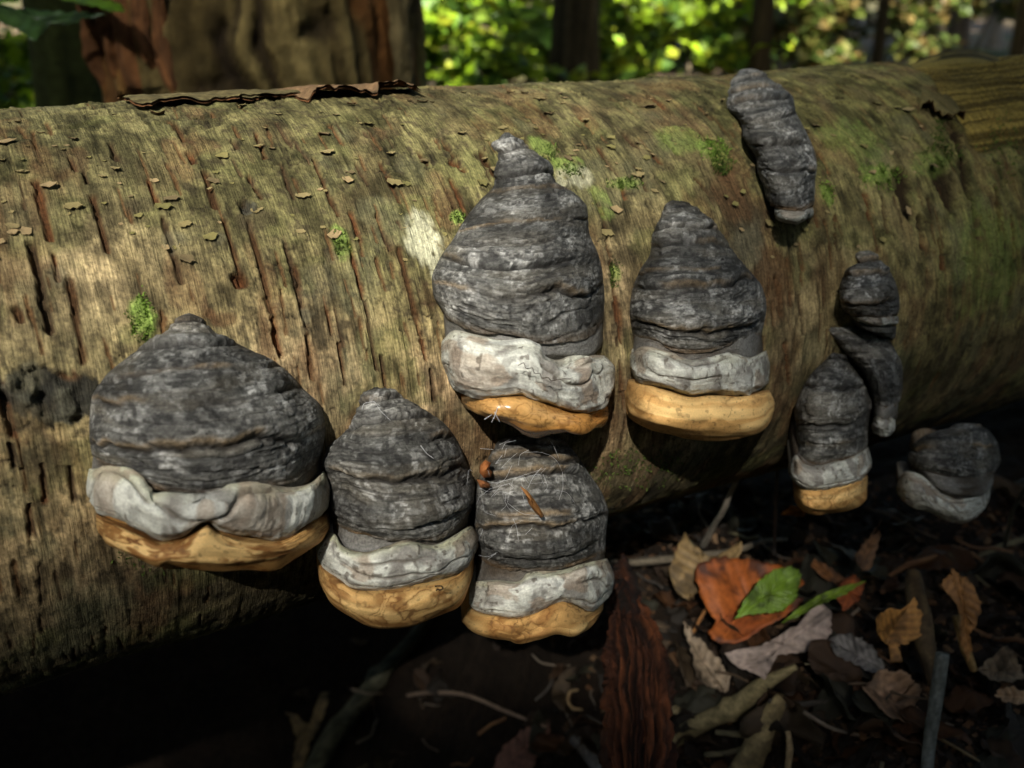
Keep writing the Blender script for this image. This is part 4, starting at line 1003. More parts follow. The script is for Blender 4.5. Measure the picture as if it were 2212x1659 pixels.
stick('broken_branch', [(1380,1640,.012),(1440,1606,.015),(1520,1560,.018),(1600,1520,.02),(1650,1478,.03),(1720,1440,.03)], [30,34,38,40,32,12], ((0.09,0.075,0.035),(0.20,0.16,0.08)), 2009, 'crooked olive-brown branch lying below the curled leaves', knots=((.62,.3),))
stick('broken_branch', [(1590,1700,.02),(1640,1600,.03),(1668,1540,.035),(1690,1505,.04)], [62,52,40,24], ((0.10,0.075,0.035),(0.25,0.19,0.09)), 2011, 'short thick tan branch stub with ringed bark', knots=((.5,.12),(.7,.12)))
stick('cut_stick', [(2036,1412,.075),(2024,1500,.05),(2008,1600,.02),(2000,1700,.01)], [26,26,24,24], ((0.045,0.05,0.045),(0.11,0.12,0.11)), 2013, 'slim dark grey cut stem standing in the litter', amp=.06)
stick('rotting_stick', [(1972,1240,.06),(1986,1320,.055),(2000,1400,.04),(2014,1480,.02)], [30,42,40,16], ((0.025,0.016,0.008),(0.075,0.05,0.022)), 2015, 'broad dark rotting stem splitting the orange leaves')
stick('rotting_stick', [(2066,1330,.06),(2085,1400,.04),(2104,1448,.025)], [16,20,14], ((0.15,0.09,0.03),(0.28,0.18,0.07)), 2017, 'tan stalk under the long folded brown leaf')
stick('thin_twig', [(1240,1596,.02),(1268,1624,.02),(1320,1690,.02)], [24,30,34], ((0.05,0.045,0.04),(0.15,0.14,0.13)), 2019, 'pale mottled stick end below the red rotten wood')
stick('thin_twig', [(1490,1380,.035),(1530,1310,.04),(1560,1275,.03)], [7,7,6], ((0.18,0.08,0.025),(0.30,0.14,0.045)), 2021, 'fine orange leaf stalk beside the rolled tan leaf')
stick('thin_twig', [(1680,1010,.14),(1676,1100,.10),(1672,1200,.04)], [7,7,7], ((0.04,0.03,0.025),(0.09,0.07,0.06)), 2023, 'fine dark twig hanging straight down under the log')
stick('thin_twig', [(1955,1555,.01),(2060,1612,.012),(2190,1690,.01)], [6,6,5], ((0.08,0.06,0.03),(0.15,0.11,0.06)), 2025, 'hair-thin straw across the dark soil past the cut stem')
stick('thin_twig', [(2170,1180,.04),(2190,1100,.10),(2225,1040,.16)], [8,8,7], ((0.04,0.04,0.03),(0.08,0.08,0.06)), 2027, 'thin shaded twig rising beyond the rounded grey fungus')
stick('curled_twig', [(1258,1533,.01),(1238,1530,.02),(1226,1512,.028),(1232,1495,.03),(1248,1490,.028)], [5,7,8,7,5], ((0.16,0.10,0.05),(0.26,0.18,0.09)), 2029, 'tiny pale hooked stalk in the shade left of the red wood', cat='stalk')
stick('rotting_stick', [(1700,1680,.02),(1706,1620,.04),(1702,1580,.05)], [12,14,10], ((0.2,0.14,0.07),(0.3,0.22,0.12)), 2031, 'thin upright straw-coloured splinter near the tan branch stub')

# the red rotten shard: relief on a leaning plane
def shard():
    rows = [(1338,1228,1352,1228,-2),(1322,1290,1376,1290,-4),(1312,1360,1412,1350,-4),(1306,1450,1448,1430,0),(1304,1560,1458,1540,0),(1302,1700,1466,1690,0)]
    K = rows_to_px(rows, 90); v = np.linspace(0, 1, 150)
    PX = hermite(np.linspace(0, 1, len(rows)), K, v)
    u = np.linspace(-1, 1, 90)
    PX[..., 0] += (20 * (fbm(v[:, None] * 9, u[None] * .8, 3, 1) - .5) + 26 * (fbm(v[:, None] * 50, u[None] * 1.5 + 7, 3, 4) - .5) * np.abs(u[None]) ** 3) * ss(0, .15, v)[:, None]; PX[..., 1] += (60 * (fbm(u * 5, u * 0, 3, 2) - .5))[None] * ss(.5, 0, v)[:, None]
    prof = np.sqrt(np.maximum(1 - np.abs(u) ** 2.4, 0))[None]
    dep = (0.80 + (0.60 - 0.80) * v)[:, None] - 0.022 * prof
    P = ray(PX[..., 0], PX[..., 1]) * dep[..., None]; P[..., 2] += CAM_H
    X = np.broadcast_to(u[None] * 0.025, PX.shape[:2]); V = np.broadcast_to(v[:, None] * 0.22, PX.shape[:2])
    c, disp = tex_fibre(77, (0.030, 0.010, 0.005), (0.15, 0.045, 0.014), along='V', amp=.010, freq=420)(X, V, X * 40, V * 4)
    gap = ss(.52, .62, fbm(X * 420, V * 22, 3, 5)); tear = fbm(X * 300, V * 60, 3, 6)
    c = mix(c, (0.010, 0.006, 0.004), gap * .9)
    c = .6 * c * (.35 + 1.1 * fbm(X * 700, V * 120, 2, 7) * (.4 + fbm(X * 60, V * 40, 3, 8)))[..., None]
    disp = disp - .007 * gap + .006 * (tear - .5) + .002 * (fbm(X * 500, V * 300, 2, 9) - .5)
    n = grid_normals(P); n = -n if np.mean((n * (P - np.array((0, 0, CAM_H)))).sum(-1)) > 0 else n
    P = P + n * disp[..., None]
    vd = np.array((0, 1, -.35)); vd /= np.linalg.norm(vd)
    B = P + vd * 0.02; B[:, :, 0] = P[:, 44:45, 0] + (P[:, :, 0] - P[:, 44:45, 0]) * .8
    PP = np.concatenate([P, B[:, ::-1]], 1)
    CC = np.concatenate([c, c[:, ::-1] * .8], 1)
    loc = P[-1, 45].copy()
    me = grid_mesh('rotten_wood', PP[:, ::-1], CC[:, ::-1], closed=True); me.transform(Matrix.Translation(-Vector(loc)))
    o = link('rotten_wood', me, M_WOOD); o.location = loc
    tag(o, 'shard of red rotten wood standing in the litter below the webbed fungus', 'wood')
shard()

# ------------------------------------------------------------------ loose litter, each leaf its own object
LAND = [(1610,1300,'the rust-red maple leaf'),(1380,1500,'the red rotten wood'),(1940,1355,'the orange torn leaf'),(2080,1310,'the long folded brown leaf'),(1550,1550,'the crooked olive branch'),(2010,1590,'the dark cut stick'),
        (1670,1400,'the pinkish curled leaf'),(760,1530,'the mossy stick'),(1010,1510,'the thin curved twig'),(1550,1100,'the propped grey twig'),(2185,1505,'the stiff tan scrap'),(1940,1510,'the crumpled tan leaf'),(1140,1620,'the tilted red-brown leaf'),(1840,1270,'the small dark red leaf')]
def near(x, y):
    return min(LAND, key=lambda a: (a[0] - x) ** 2 + (a[1] - y) ** 2)[2]
def litter():
    r = np.random.default_rng(77)
    kinds = []
    TONES = [((0.05,0.028,0.014),(0.10,0.055,0.028)), ((0.09,0.045,0.02),(0.17,0.09,0.04)), ((0.13,0.085,0.045),(0.22,0.15,0.085)), ((0.03,0.022,0.014),(0.07,0.05,0.03)), ((0.14,0.055,0.018),(0.24,0.10,0.03)), ((0.06,0.06,0.035),(0.11,0.10,0.06))]
    for k in range(12):
        nb, rings = 28, 5
        a = np.linspace(0, 2 * math.pi, nb, endpoint=False)
        if k % 3 == 0:   rad = 0.62 + 0.38 * np.abs(np.cos(a * 2.5)) ** .7 * (0.6 + .4 * np.cos(a / 2) ** 2); x, y = rad * np.cos(a), rad * np.sin(a) * .95
        else: x, y = np.cos(a), np.sin(a) * (0.42 + .1 * (k % 4)) * (1 - .25 * np.cos(a))
        x = x * (1 + .16 * (vn(a * 2.4, a * 0 + k, 5) - .5)); 
        kk = np.linspace(1, .03, rings)[:, None]
        X, Y = x[None] * kk, y[None] * kk
        Z = 0.35 * (fbm(X * 1.6 + k * 7, Y * 1.6, 3, k) - .5) * 1.6 + (.30 - .1 * (k % 3)) * np.abs(Y) ** 1.4 + .15 * r.normal() * X ** 2 + .03 * np.abs(np.sin((X - np.abs(Y)) * 12))
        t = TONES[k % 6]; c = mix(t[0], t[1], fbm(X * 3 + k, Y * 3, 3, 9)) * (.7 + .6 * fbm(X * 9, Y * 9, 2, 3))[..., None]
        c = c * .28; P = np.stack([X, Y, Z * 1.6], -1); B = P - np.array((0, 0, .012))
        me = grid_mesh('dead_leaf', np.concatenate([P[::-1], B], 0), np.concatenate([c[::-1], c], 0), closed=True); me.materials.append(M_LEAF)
        kinds.append(me)
    n = 0
    while n < 186:
        if n < 165: x, y = r.uniform(1260, 2300), r.uniform(1060, 1740)
        else: x, y = r.uniform(650, 1350), r.uniform(1380, 1740)
        p = G(x, y, r.uniform(.002, .016))
        if p[1] > 2.2: continue
        q = p[0] * QX[0] + p[1] * QX[1]
        ki = r.integers(12); o = bpy.data.objects.new('dead_leaf', kinds[ki]); COL.objects.link(o)
        o.location = p; o.rotation_euler = (r.normal(0, .45), r.normal(0, .45), r.uniform(0, 6.3))
        sc = r.uniform(.010, .030); o.scale = (sc, sc * r.uniform(.7, 1.1), sc * r.uniform(.6, 1.4))
        tag(o, '%s %s leaf scrap in the litter by %s' % (['dark brown', 'mid brown', 'dull tan', 'blackish', 'rusty', 'olive'][ki % 6], 'lobed' if ki % 3 == 0 else ('narrow' if ki % 4 < 2 else 'oval'), near(x, y)), 'leaf', 'scraps of dead leaf in the litter')
        n += 1
    # twiglets
    tw = []
    for k in range(5):
        pts = [(-.5, 0, 0), (-.2, .03 * r.normal(), .03 * r.normal()), (.15, .05 * r.normal(), .04 * r.normal()), (.5, .06 * r.normal(), .05 * r.normal())]
        P, c = tube(pts, np.array([.03, .03, .026, .018]) * (.6 + .2 * k), [((0.05,0.035,0.02),(0.12,0.08,0.05)), ((0.09,0.07,0.05),(0.19,0.15,0.11)), ((0.03,0.025,0.02),(0.07,0.06,0.05)), ((0.12,0.06,0.03),(0.2,0.11,0.05)), ((0.07,0.06,0.035),(0.15,0.13,0.07))][k], 300 + k, k=7, sub=4)
        me = grid_mesh('twig', P, c, closed=True); me.materials.append(M_TWIG); tw.append(me)
    for i in range(70):
        x, y = (r.uniform(1230, 2260), r.uniform(1080, 1740)) if i < 55 else (r.uniform(700, 1300), r.uniform(1420, 1740))
        p = G(x, y, r.uniform(.004, .02))
        kt = r.integers(5); o = bpy.data.objects.new('twig', tw[kt]); COL.objects.link(o); o.location = p
        o.rotation_euler = (r.normal(0, .2), r.normal(0, .35), r.uniform(0, 6.3)); sc = r.uniform(.02, .075); o.scale = (sc, sc, sc)
        tag(o, '%s short broken twig on the soil by %s' % (['thin brown', 'pale', 'black', 'reddish', 'thick olive'][kt], near(x, y)), 'twig', 'broken twigs in the litter')
    # crumbs of humus: nobody could count them
    n = 5200
    V, F, C = [], [], []
    px = r.uniform(1180, 2260, n * 2); py = r.uniform(1040, 1720, n * 2)
    d = ray(px, py); t = -CAM_H / d[:, 2]
    X, Y = d[:, 0] * t, d[:, 1] * t
    ok = (Y < 2) & (Y > .3); X, Y = X[ok][:n], Y[ok][:n]; n = len(X)
    Z = gh(X, Y) + .001
    sz = r.uniform(.0012, .006, (n, 1)) * np.array([1.6, .8, .5])
    cube = np.array([(-1,-1,-1),(1,-1,-1),(1,1,-1),(-1,1,-1),(-1,-1,1),(1,-1,1),(1,1,1),(-1,1,1)], float) * .5
    a = r.uniform(0, 6.3, n); b = r.normal(0, .5, n)
    loc = cube[None] * (sz[:, None]) * r.uniform(.6, 1.4, (n, 8, 1))
    x1 = loc[..., 0] * np.cos(b)[:, None] - loc[..., 2] * np.sin(b)[:, None]; z1 = loc[..., 0] * np.sin(b)[:, None] + loc[..., 2] * np.cos(b)[:, None]
    xx = x1 * np.cos(a)[:, None] - loc[..., 1] * np.sin(a)[:, None]; yy = x1 * np.sin(a)[:, None] + loc[..., 1] * np.cos(a)[:, None]
    V = np.stack([xx + X[:, None], yy + Y[:, None], z1 + Z[:, None]], -1).reshape(-1, 3)
    cf = np.array([(0,3,2,1),(4,5,6,7),(0,1,5,4),(1,2,6,5),(2,3,7,6),(3,0,4,7)])
    F = (np.arange(n)[:, None, None] * 8 + cf[None]).reshape(-1, 4)
    tn = .55 * np.array([(0.03,0.02,0.012),(0.07,0.04,0.02),(0.14,0.07,0.03),(0.02,0.016,0.012),(0.20,0.12,0.06)])[r.choice(5, n, p=[.35,.25,.15,.2,.05])]
    o = link('humus_crumbs', mesh_np('humus_crumbs', V, F, np.repeat(tn, 8, 0), smooth=False), M_TWIG)
    tag(o, 'crumbs of bark and rotten leaf strewn over the dark soil', 'litter', kind='stuff')
litter()

# ------------------------------------------------------------------ web, chips and fibres on the fungi
def on_ray(px, py, q):
    d = ray(px, py); t = q / (d[0] * QX[0] + d[1] * QX[1])
    p = d * t; p[2] += CAM_H; return p
def threads(name, label, lines, seed, rad=0.00016, mat=None, cat='web'):
    Vs, Fs, off = [], [], 0
    r = np.random.default_rng(seed)
    for ln in lines:
        path = [on_ray(x, y, q) for x, y, q in ln]
        P, c = tube(path, rad * r.uniform(.7, 1.3), ((.7,.7,.7),(.8,.8,.8)), seed, k=4, sub=6, amp=0)
        Vs.append(P.reshape(-1, 3)); Fs.append(grid_faces(P.shape[0], 4, True, off)); off += P.shape[0] * 4
    o = link(name, mesh_np(name, np.concatenate(Vs), np.concatenate(Fs)), mat or M_WEB)
    return tag(o, label, cat)
def cx5(pts, q): return [(619.4 + .3734 * x, 796.4 + .3734 * y, q) for x, y in pts]
QF = LQ - LR - 0.058
web = [cx5(p, QF + dq) for p, dq in [
 ([(1380,485),(1450,482),(1520,500),(1570,545),(1595,600)],.014), ([(1595,600),(1598,680),(1575,760)],.008), ([(1575,520),(1540,440),(1525,420)],.022), ([(1340,625),(1420,600),(1500,575)],.008), ([(1500,575),(1450,620),(1370,610)],.008),
 ([(1160,650),(1210,660),(1290,640),(1370,620)],.010), ([(1370,620),(1400,660),(1470,660),(1520,655)],.006), ([(1310,640),(1290,710),(1270,790),(1240,820)],.005), ([(1310,870),(1330,920),(1340,990)],.001), ([(1270,460),(1260,510)],.022), ([(1230,440),(1290,410)],.024),
 ([(1110,690),(1180,710),(1260,690)],.012), ([(1110,1080),(1170,1085),(1220,1062)],.0), ([(1160,1105),(1210,1070)],.0), ([(1350,620),(1360,670),(1400,720)],.004), ([(1400,470),(1350,500),(1340,560)],.016), ([(1280,780),(1370,840),(1480,850)],.0), ([(1380,960),(1420,920)],.0), ([(1110,990),(1135,930)],.004), ([(1300,660),(1190,690),(1120,740)],.010)]]
rr = np.random.default_rng(5)
for k in range(20):
    x, y = rr.normal(1300, 130), rr.normal(640, 130); a = rr.uniform(0, 6.3); L = rr.uniform(40, 170)
    web.append(cx5([(x, y), (x + L * .5 * math.cos(a) + rr.normal(0, 26), y + L * .4 * math.sin(a) + rr.normal(0, 26)), (x + L * math.cos(a), y + L * .8 * math.sin(a))], QF + 0.006 + max(0, (640 - y)) * .00006 + rr.uniform(-.002, .006)))
threads('spider_web', 'tangled white spider silk over the webbed bracket fungus', web, 11, rad=.000065)
threads('silk_thread', 'loose white silk threads on the back of the egg-shaped fungus', [cx5(p, q) for p, q in [([(435,235),(450,200),(500,190),(540,240),(600,300)],QF+.026), ([(775,445),(810,490),(850,520)],QF+.012), ([(500,190),(540,215)],QF+.028)]], 12, rad=.00013)
threads('silk_thread', 'few white silk threads hanging from the glossy orange rim', [[(1075,880,QF),(1068,900,QF),(1062,912,QF)],[(1062,896,QF),(1046,906,QF)],[(1068,890,QF),(1080,912,QF)]], 13, rad=.00012)
threads('curled_fibre', 'tiny dark curled fibre stuck on the tan rim of the egg-shaped fungus', [cx5([(858,1258),(895,1258),(904,1270),(890,1280),(872,1276),(866,1284)], QF-.0115)], 14, rad=.0003, mat=M_HAIR, cat='fibre')

threads('curled_fibre', 'dark squiggly fibre across the white band of the tallest fungus', [[(885 + .4267 * x, 265.4 + .4267 * y, QF - .0125) for x, y in ((550,1228),(575,1215),(592,1245),(620,1240),(632,1268),(660,1270),(668,1292),(700,1290),(720,1306),(760,1298),(815,1296))]], 15, rad=.00016, mat=M_HAIR, cat='fibre')

def chip(label, pts, q, th, tone, seed):
    pts = np.array(pts, float); c = pts.mean(0)
    ring = [on_ray(619.4 + .3734 * x, 796.4 + .3734 * y, q) for x, y in pts]; cen = on_ray(619.4 + .3734 * c[0], 796.4 + .3734 * c[1], q - th)
    B = np.array(ring); d = cen - B.mean(0)
    P = np.stack([B + (cen - B) * .0 - d * 1.2, B + d * .25, B * .55 + cen * .45 + d * .5, B * .02 + cen * .98 + d * .6], 0)
    P = np.repeat(P, 1, 0); P += 0.0006 * (np.random.default_rng(seed).random(P.shape) - .5)
    col = mix(tone[0], tone[1], np.random.default_rng(seed).random(P.shape[:2]))
    loc = B.mean(0); me = grid_mesh('wood_chip', P, col, closed=True); me.transform(Matrix.Translation(-Vector(loc)))
    o = link('wood_chip', me, M_WOOD); o.location = loc
    tag(o, label, 'wood chip')
chip('long orange-brown wood sliver caught in the web', [(1350,680),(1385,700),(1430,760),(1470,810),(1490,855),(1470,862),(1430,820),(1400,780),(1380,730)], QF + .001, .003, ((0.22,0.09,0.025),(0.36,0.17,0.055)), 1)
chip('rusty wood crumb wedged between the egg-shaped and webbed fungi', [(1115,600),(1120,560),(1150,530),(1180,545),(1170,580),(1190,600),(1180,625),(1140,630)], QF + .030, .004, ((0.22,0.07,0.02),(0.34,0.13,0.04)), 2)
chip('flat rusty crumb just above the lower silk strands', [(1100,640),(1140,645),(1175,665),(1170,690),(1120,690)], QF + .026, .003, ((0.16,0.06,0.02),(0.28,0.11,0.04)), 3)

# ------------------------------------------------------------------ behind the log
def trunk_mesh(name, base, r0, r1, h, seed, tone, k=40, n=60, flare=0.5, ridge=0.08, lean=(0, 0), nr=14):
    z = np.linspace(-0.15, 1, n)[:, None] * h; a = np.linspace(0, 2 * math.pi, k, endpoint=False)[None]
    f = np.clip(z / h, 0, 1)
    R = (r0 + (r1 - r0) * f) * (1 + flare * np.exp(-np.maximum(z, 0) / (r0 * 2.2)) * (1 + .5 * np.cos(a * 4 + seed)))
    bk = fbm(np.cos(a) * nr * .5 + 7 + seed, np.sin(a) * nr * .5 + z / r0 * .35, 3, seed)
    R = R * (1 + ridge * 2 * (bk - .5))
    P = np.stack([base[0] + lean[0] * z + R * np.cos(a), base[1] + lean[1] * z + R * np.sin(a), base[2] + z + 0 * a], -1)
    c = mix(tone[0], tone[1], ss(.3, .7, bk)) * (.7 + .6 * fbm(np.cos(a) * 9 + 0 * z, z * 30 + np.sin(a) * 5, 2, seed + 1))[..., None]
    return P, c

# the dead trunk close behind
def dead_trunk():
    loc = G(578, 300, 0); dep = 1.32
    base = ray(578, 150) * dep; base[2] = gh(base[0], base[1]); R0 = 0.5 * 668 * dep / FPX
    t = empty('dead_tree', tuple(base), 'big dead trunk with split reddish bark close behind the log', 'tree')
    n, k = 190, 330
    z = np.linspace(-.12, 1.5, n)[:, None]; a = np.linspace(0, 2 * math.pi, k, endpoint=False)[None]
    X = a * R0
    wv = .07 * (fbm(X * 7, z * 6, 3, 3) - .5)
    gr = fbm((X + wv) * 55, z * 4, 3, 4); gr2 = fbm((X + wv) * 18, z * 3, 2, 5); blot = fbm(X * 9, z * 5, 3, 6)
    fine = fbm((X + wv) * 160, z * 22, 3, 21)
    R = .010 * (fine - .5) + R0 * (1 + .05 * (fbm(np.cos(a) * 2 + 4, np.sin(a) * 2 + z, 2, 8) - .5)) + .014 * (gr2 - .5) + .012 * (gr - .5) + .014 * (fbm((X + wv) * 90, z * 14, 3, 14) - .5)
    fiss = np.maximum(ss(.60, .70, fbm((X + wv) * 34, z * 5, 2, 9)), .8 * ss(.66, .74, fbm(X * 14, z * 26, 3, 19))); R = R - .016 * fiss
    P = np.stack([base[0] + R * np.cos(a), base[1] + R * np.sin(a), base[2] + z + 0 * a], -1)
    c = mix((0.06, 0.042, 0.014), (0.20, 0.15, 0.055), ss(.3, .7, gr * .5 + blot * .5)) * (.6 + .8 * fbm((X + wv) * 130, z * 10, 2, 15))[..., None]
    c = mix(c, (0.13, 0.05, 0.012), ss(.52, .66, fbm(X * 12, z * 3, 3, 10)) * .8)
    c = mix(c, (0.14, 0.15, 0.04), ss(.55, .7, fbm(X * 7, z * 4, 3, 12)) * .5)
    c = c * (.45 + 1.1 * fine)[..., None]
    c = mix(c, (0.02, 0.013, 0.007), fiss * .9)
    link('trunk', grid_mesh('trunk', P, c, closed=True), M_TRUNK, t)
    # bark slabs standing off on the left
    r = np.random.default_rng(4)
    for i, (x0, w) in enumerate([(252, 34), (284, 22), (318, 36), (352, 20), (384, 40), (432, 26), (462, 30), (880, 30)]):
        off = (x0 - 578) / (668 / 2); aa = -math.pi / 2 + math.asin(max(-.99, min(.99, off)))
        wid = w * dep / FPX / max(.35, math.cos(math.asin(max(-.97, min(.97, off))))) / R0
        for seg in range(3):
            z0 = [-.05, .38, .62][seg] + r.uniform(-.03, .03); z1 = [.36, .60, 1.2][seg] + r.uniform(-.03, .03)
            nu, nv = 12, 36
            u = np.linspace(-1, 1, nu)[None]; v = np.linspace(0, 1, nv)[:, None]
            A = aa + .5 * wid * u * (1 + .5 * (vn(v * 5 + i, v * 0 + seg, 3) - .5)) + .05 * (vn(v * 3, v * 0 + i, 4) - .5)
            th = (.014 + .014 * r.random()) * (1 - .5 * np.abs(u) ** 3) * (1 - (2 * v - 1) ** 8) * (.85 + .3 * vn(u * 2 + i, v * 5, 5 + seg))
            Rr = R0 - .012 + th + 0.010 * (fbm(u * 9 + i, v * 9, 3, 7) - .5)
            Z = base[2] + z0 + (z1 - z0) * v + 0 * u
            Pp = np.stack([base[0] + Rr * np.cos(A), base[1] + Rr * np.sin(A), Z], -1)
            red = x0 < 480
            cc = mix((0.045, 0.022, 0.010) if red else (0.075, 0.055, 0.022), (0.20, 0.085, 0.03) if red else (0.20, 0.155, 0.07), fbm(u * 7 + i * 3, v * 9 + seg, 3, 8) ** 1.5 * 1.2)
            link('bark_slab', grid_mesh('bark_slab', Pp, cc), M_TRUNK, t)
dead_trunk()

def leaf_cloud(centers, spread, n, size, tones, seed, flat=.5, clump=None):
    """many leaf-sized folded diamonds"""
    r = np.random.default_rng(seed)
    centers = np.array(centers, float); ci = r.integers(len(centers), size=n)
    sp = np.broadcast_to(np.array(spread, float), (len(centers), 3)) if np.ndim(spread) < 2 else np.array(spread)
    p = centers[ci] + r.normal(0, 1, (n, 3)) * sp[ci] * .55
    d = r.normal(0, 1, (n, 3)); d[:, 2] *= .5; d /= np.linalg.norm(d, axis=1, keepdims=True)
    up = r.normal(0, flat, (n, 3)) + np.array((0, 0, 1)); sd = np.cross(d, up); sd /= np.linalg.norm(sd, axis=1, keepdims=True); nn = np.cross(sd, d)
    L = (size * r.uniform(.6, 1.3, n))[:, None]; W = L * .32
    V = np.stack([p - d * L * .5, p + sd * W + nn * L * .08 - d * L * .05, p + d * L * .5, p - sd * W + nn * L * .08 - d * L * .05], 1).reshape(-1, 3)
    F = np.concatenate([np.arange(n)[:, None] * 4 + np.array([0, 1, 2]), np.arange(n)[:, None] * 4 + np.array([0, 2, 3])], 0)
    t = np.array(tones)[r.integers(len(tones), size=n)] * r.uniform(.7, 1.3, (n, 1))
    return V, F, np.repeat(t, 4, 0)

GREENS = [(0.055, 0.115, 0.010), (0.075, 0.14, 0.012), (0.10, 0.15, 0.015), (0.045, 0.095, 0.012)]
YEL = GREENS + [(0.28, 0.31, 0.02), (0.24, 0.36, 0.015), (0.19, 0.31, 0.012), (0.22, 0.33, 0.02), (0.24, 0.34, 0.02)]  # the brightest tones put the sunlit look into the leaf colour

BGT = []
def bg_tree(px, dist, wpx, label, seed, tone=((0.016, 0.013, 0.007), (0.05, 0.04, 0.02)), h=7.0, crown=True, flare=.5, lean=(0, 0), name='forest_tree', group='forest trees beyond the log'):  # dark default tone also stands in for the trunks' backlit shade
    d = ray(px, 120); xy = d[:2] / d[1] * dist
    z = float(gh(xy[0], xy[1])); base = (xy[0], xy[1], z)
    BGT.append((xy[0], xy[1]))
    t = empty(name, base, label, 'tree', group)
    r0 = .5 * wpx * dist / FPX
    P, c = trunk_mesh('trunk', base, r0, r0 * .45, h, seed, tone, flare=flare, lean=lean, n=70, k=30)
    link('trunk', grid_mesh('trunk', P, c, closed=True), M_TRUNK, t)
    if crown:
        r = np.random.default_rng(seed)
        top = np.array((base[0] + lean[0] * h, base[1] + lean[1] * h, base[2] + h))
        cs = top + r.normal(0, 1, (16, 3)) * np.array((1.2, 1.2, 1.3)) - np.array((0, 0, .8))
        for i in range(3):
            pa = [top - np.array((0, 0, 1.6 - .4 * i)), (top + cs[i]) / 2 - np.array((0, 0, .4)), cs[i]]
            Pl, cl = tube(pa, np.array([r0 * .3, r0 * .2, r0 * .08]), tone, seed + i, k=6, sub=4)
            link('limb', grid_mesh('limb', Pl, cl, closed=True), M_TRUNK, t)
        V, F, C = leaf_cloud(cs, (.8, .8, .5), 1500, .16, GREENS, seed)
        link('crown', mesh_np('crown', V, F, C, smooth=False), M_FAR, t)
    return t

bg_tree(1240, 3.6, 92, 'broad dark trunk standing in the bright greenery beyond the log', 1, h=8)
bg_tree(1641, 4.4, 44, 'slim dark trunk with flared foot behind the finger-like fungus', 2, h=7, flare=.9)
bg_tree(1446, 6.5, 26, 'thin straight dark trunk right of the broad dark trunk', 3, h=7)
bg_tree(1322, 8.0, 14, 'very thin pole-like trunk close beside the broad dark trunk', 4, h=6)
bg_tree(1896, 5.2, 24, 'thin dark trunk right of the slim flared trunk', 5, h=7)
bg_tree(2062, 7.0, 40, 'greyish trunk above the bare wood hump', 6, h=8, tone=((0.05,0.045,0.035),(0.12,0.105,0.08)))
bg_tree(2196, 3.9, 30, 'dark trunk rising past the broken end of the log', 7, h=7)
bg_tree(2140, 9.0, 26, 'trunk coloured pale as if sunlit, deep in the woods above the broken log end', 8, h=8, tone=((0.20,0.16,0.12),(0.34,0.28,0.22)))  # sunlit look is put into the pale bark tone
bg_tree(150, 1.95, 150, 'mossy dark trunk left of the big dead trunk', 9, tone=((0.016,0.020,0.006),(0.05,0.06,0.015)), h=6, flare=.55)
bg_tree(1760, 10.0, 26, 'far grey trunk between the slim trunk and the thin one', 10, h=8)
bg_tree(960, 9.5, 24, 'far brown trunk just right of the big dead trunk', 11, h=8, tone=((0.08,0.06,0.035),(0.16,0.12,0.07)))
bg_tree(1090, 12.0, 22, 'distant trunk half lost in the bright leaves', 12, h=8, tone=((0.08,0.065,0.04),(0.17,0.13,0.08)))
bg_tree(1560, 11.0, 20, 'distant thin trunk left of the slim flared trunk', 13, h=8)
bg_tree(2000, 13.0, 26, 'distant trunk left of the greyish one', 14, h=8, tone=((0.10,0.08,0.06),(0.2,0.16,0.12)))

bg_tree(1375, 9.0, 20, 'slim dark trunk between the pole trunk and the thin straight trunk', 15, h=8)
bg_tree(1700, 7.5, 22, 'slim dark trunk just right of the slim flared trunk', 16, h=8)
bg_tree(1815, 9.5, 24, 'slim dark trunk left of the thin dark trunk', 17, h=8)
bg_tree(1955, 8.0, 22, 'slim dark trunk right of the thin dark trunk', 18, h=8)
def sapling(px, dist, h, seed, n, size, spread, tones, label, name='sapling'):
    d = ray(px, 120); xy = d[:2] / d[1] * dist
    base = np.array((xy[0], xy[1], float(gh(xy[0], xy[1]))))
    t = empty(name, tuple(base), label, 'shrub', 'leafy undergrowth beyond the log')
    r = np.random.default_rng(seed)
    top = base + np.array((r.normal(0, .1), r.normal(0, .1), h))
    P, c = tube([base - np.array((0, 0, .03)), base * .5 + top * .5 + r.normal(0, .03, 3), top], np.array([.008, .006, .003]) * (1 + h), ((0.04,0.03,0.015),(0.09,0.07,0.04)), seed, k=6, sub=5)
    link('stem', grid_mesh('stem', P, c, closed=True), M_TWIG, t)
    cs = []
    for i in range(9):
        f = r.uniform(.25, 1.0); a = r.uniform(0, 6.3); L = spread * r.uniform(.4, 1.0)
        p0 = base + (top - base) * f; p1 = p0 + np.array((math.cos(a) * L, math.sin(a) * L, r.normal(.02, .05)))
        for k in range(3): cs.append(p0 + (p1 - p0) * (.4 + .3 * k))
        Pb, cb = tube([p0, (p0 + p1) / 2 + np.array((0, 0, .03)), p1], np.array([.004, .003, .0015]), ((0.04,0.03,0.015),(0.09,0.07,0.04)), seed + i, k=5, sub=3)
        link('branch', grid_mesh('branch', Pb, cb, closed=True), M_TWIG, t)
    V, F, C = leaf_cloud(cs, (spread * .22, spread * .22, .06), n, size, tones, seed, flat=.8)
    link('foliage', mesh_np('foliage', V, F, C, smooth=False), M_FAR, t)
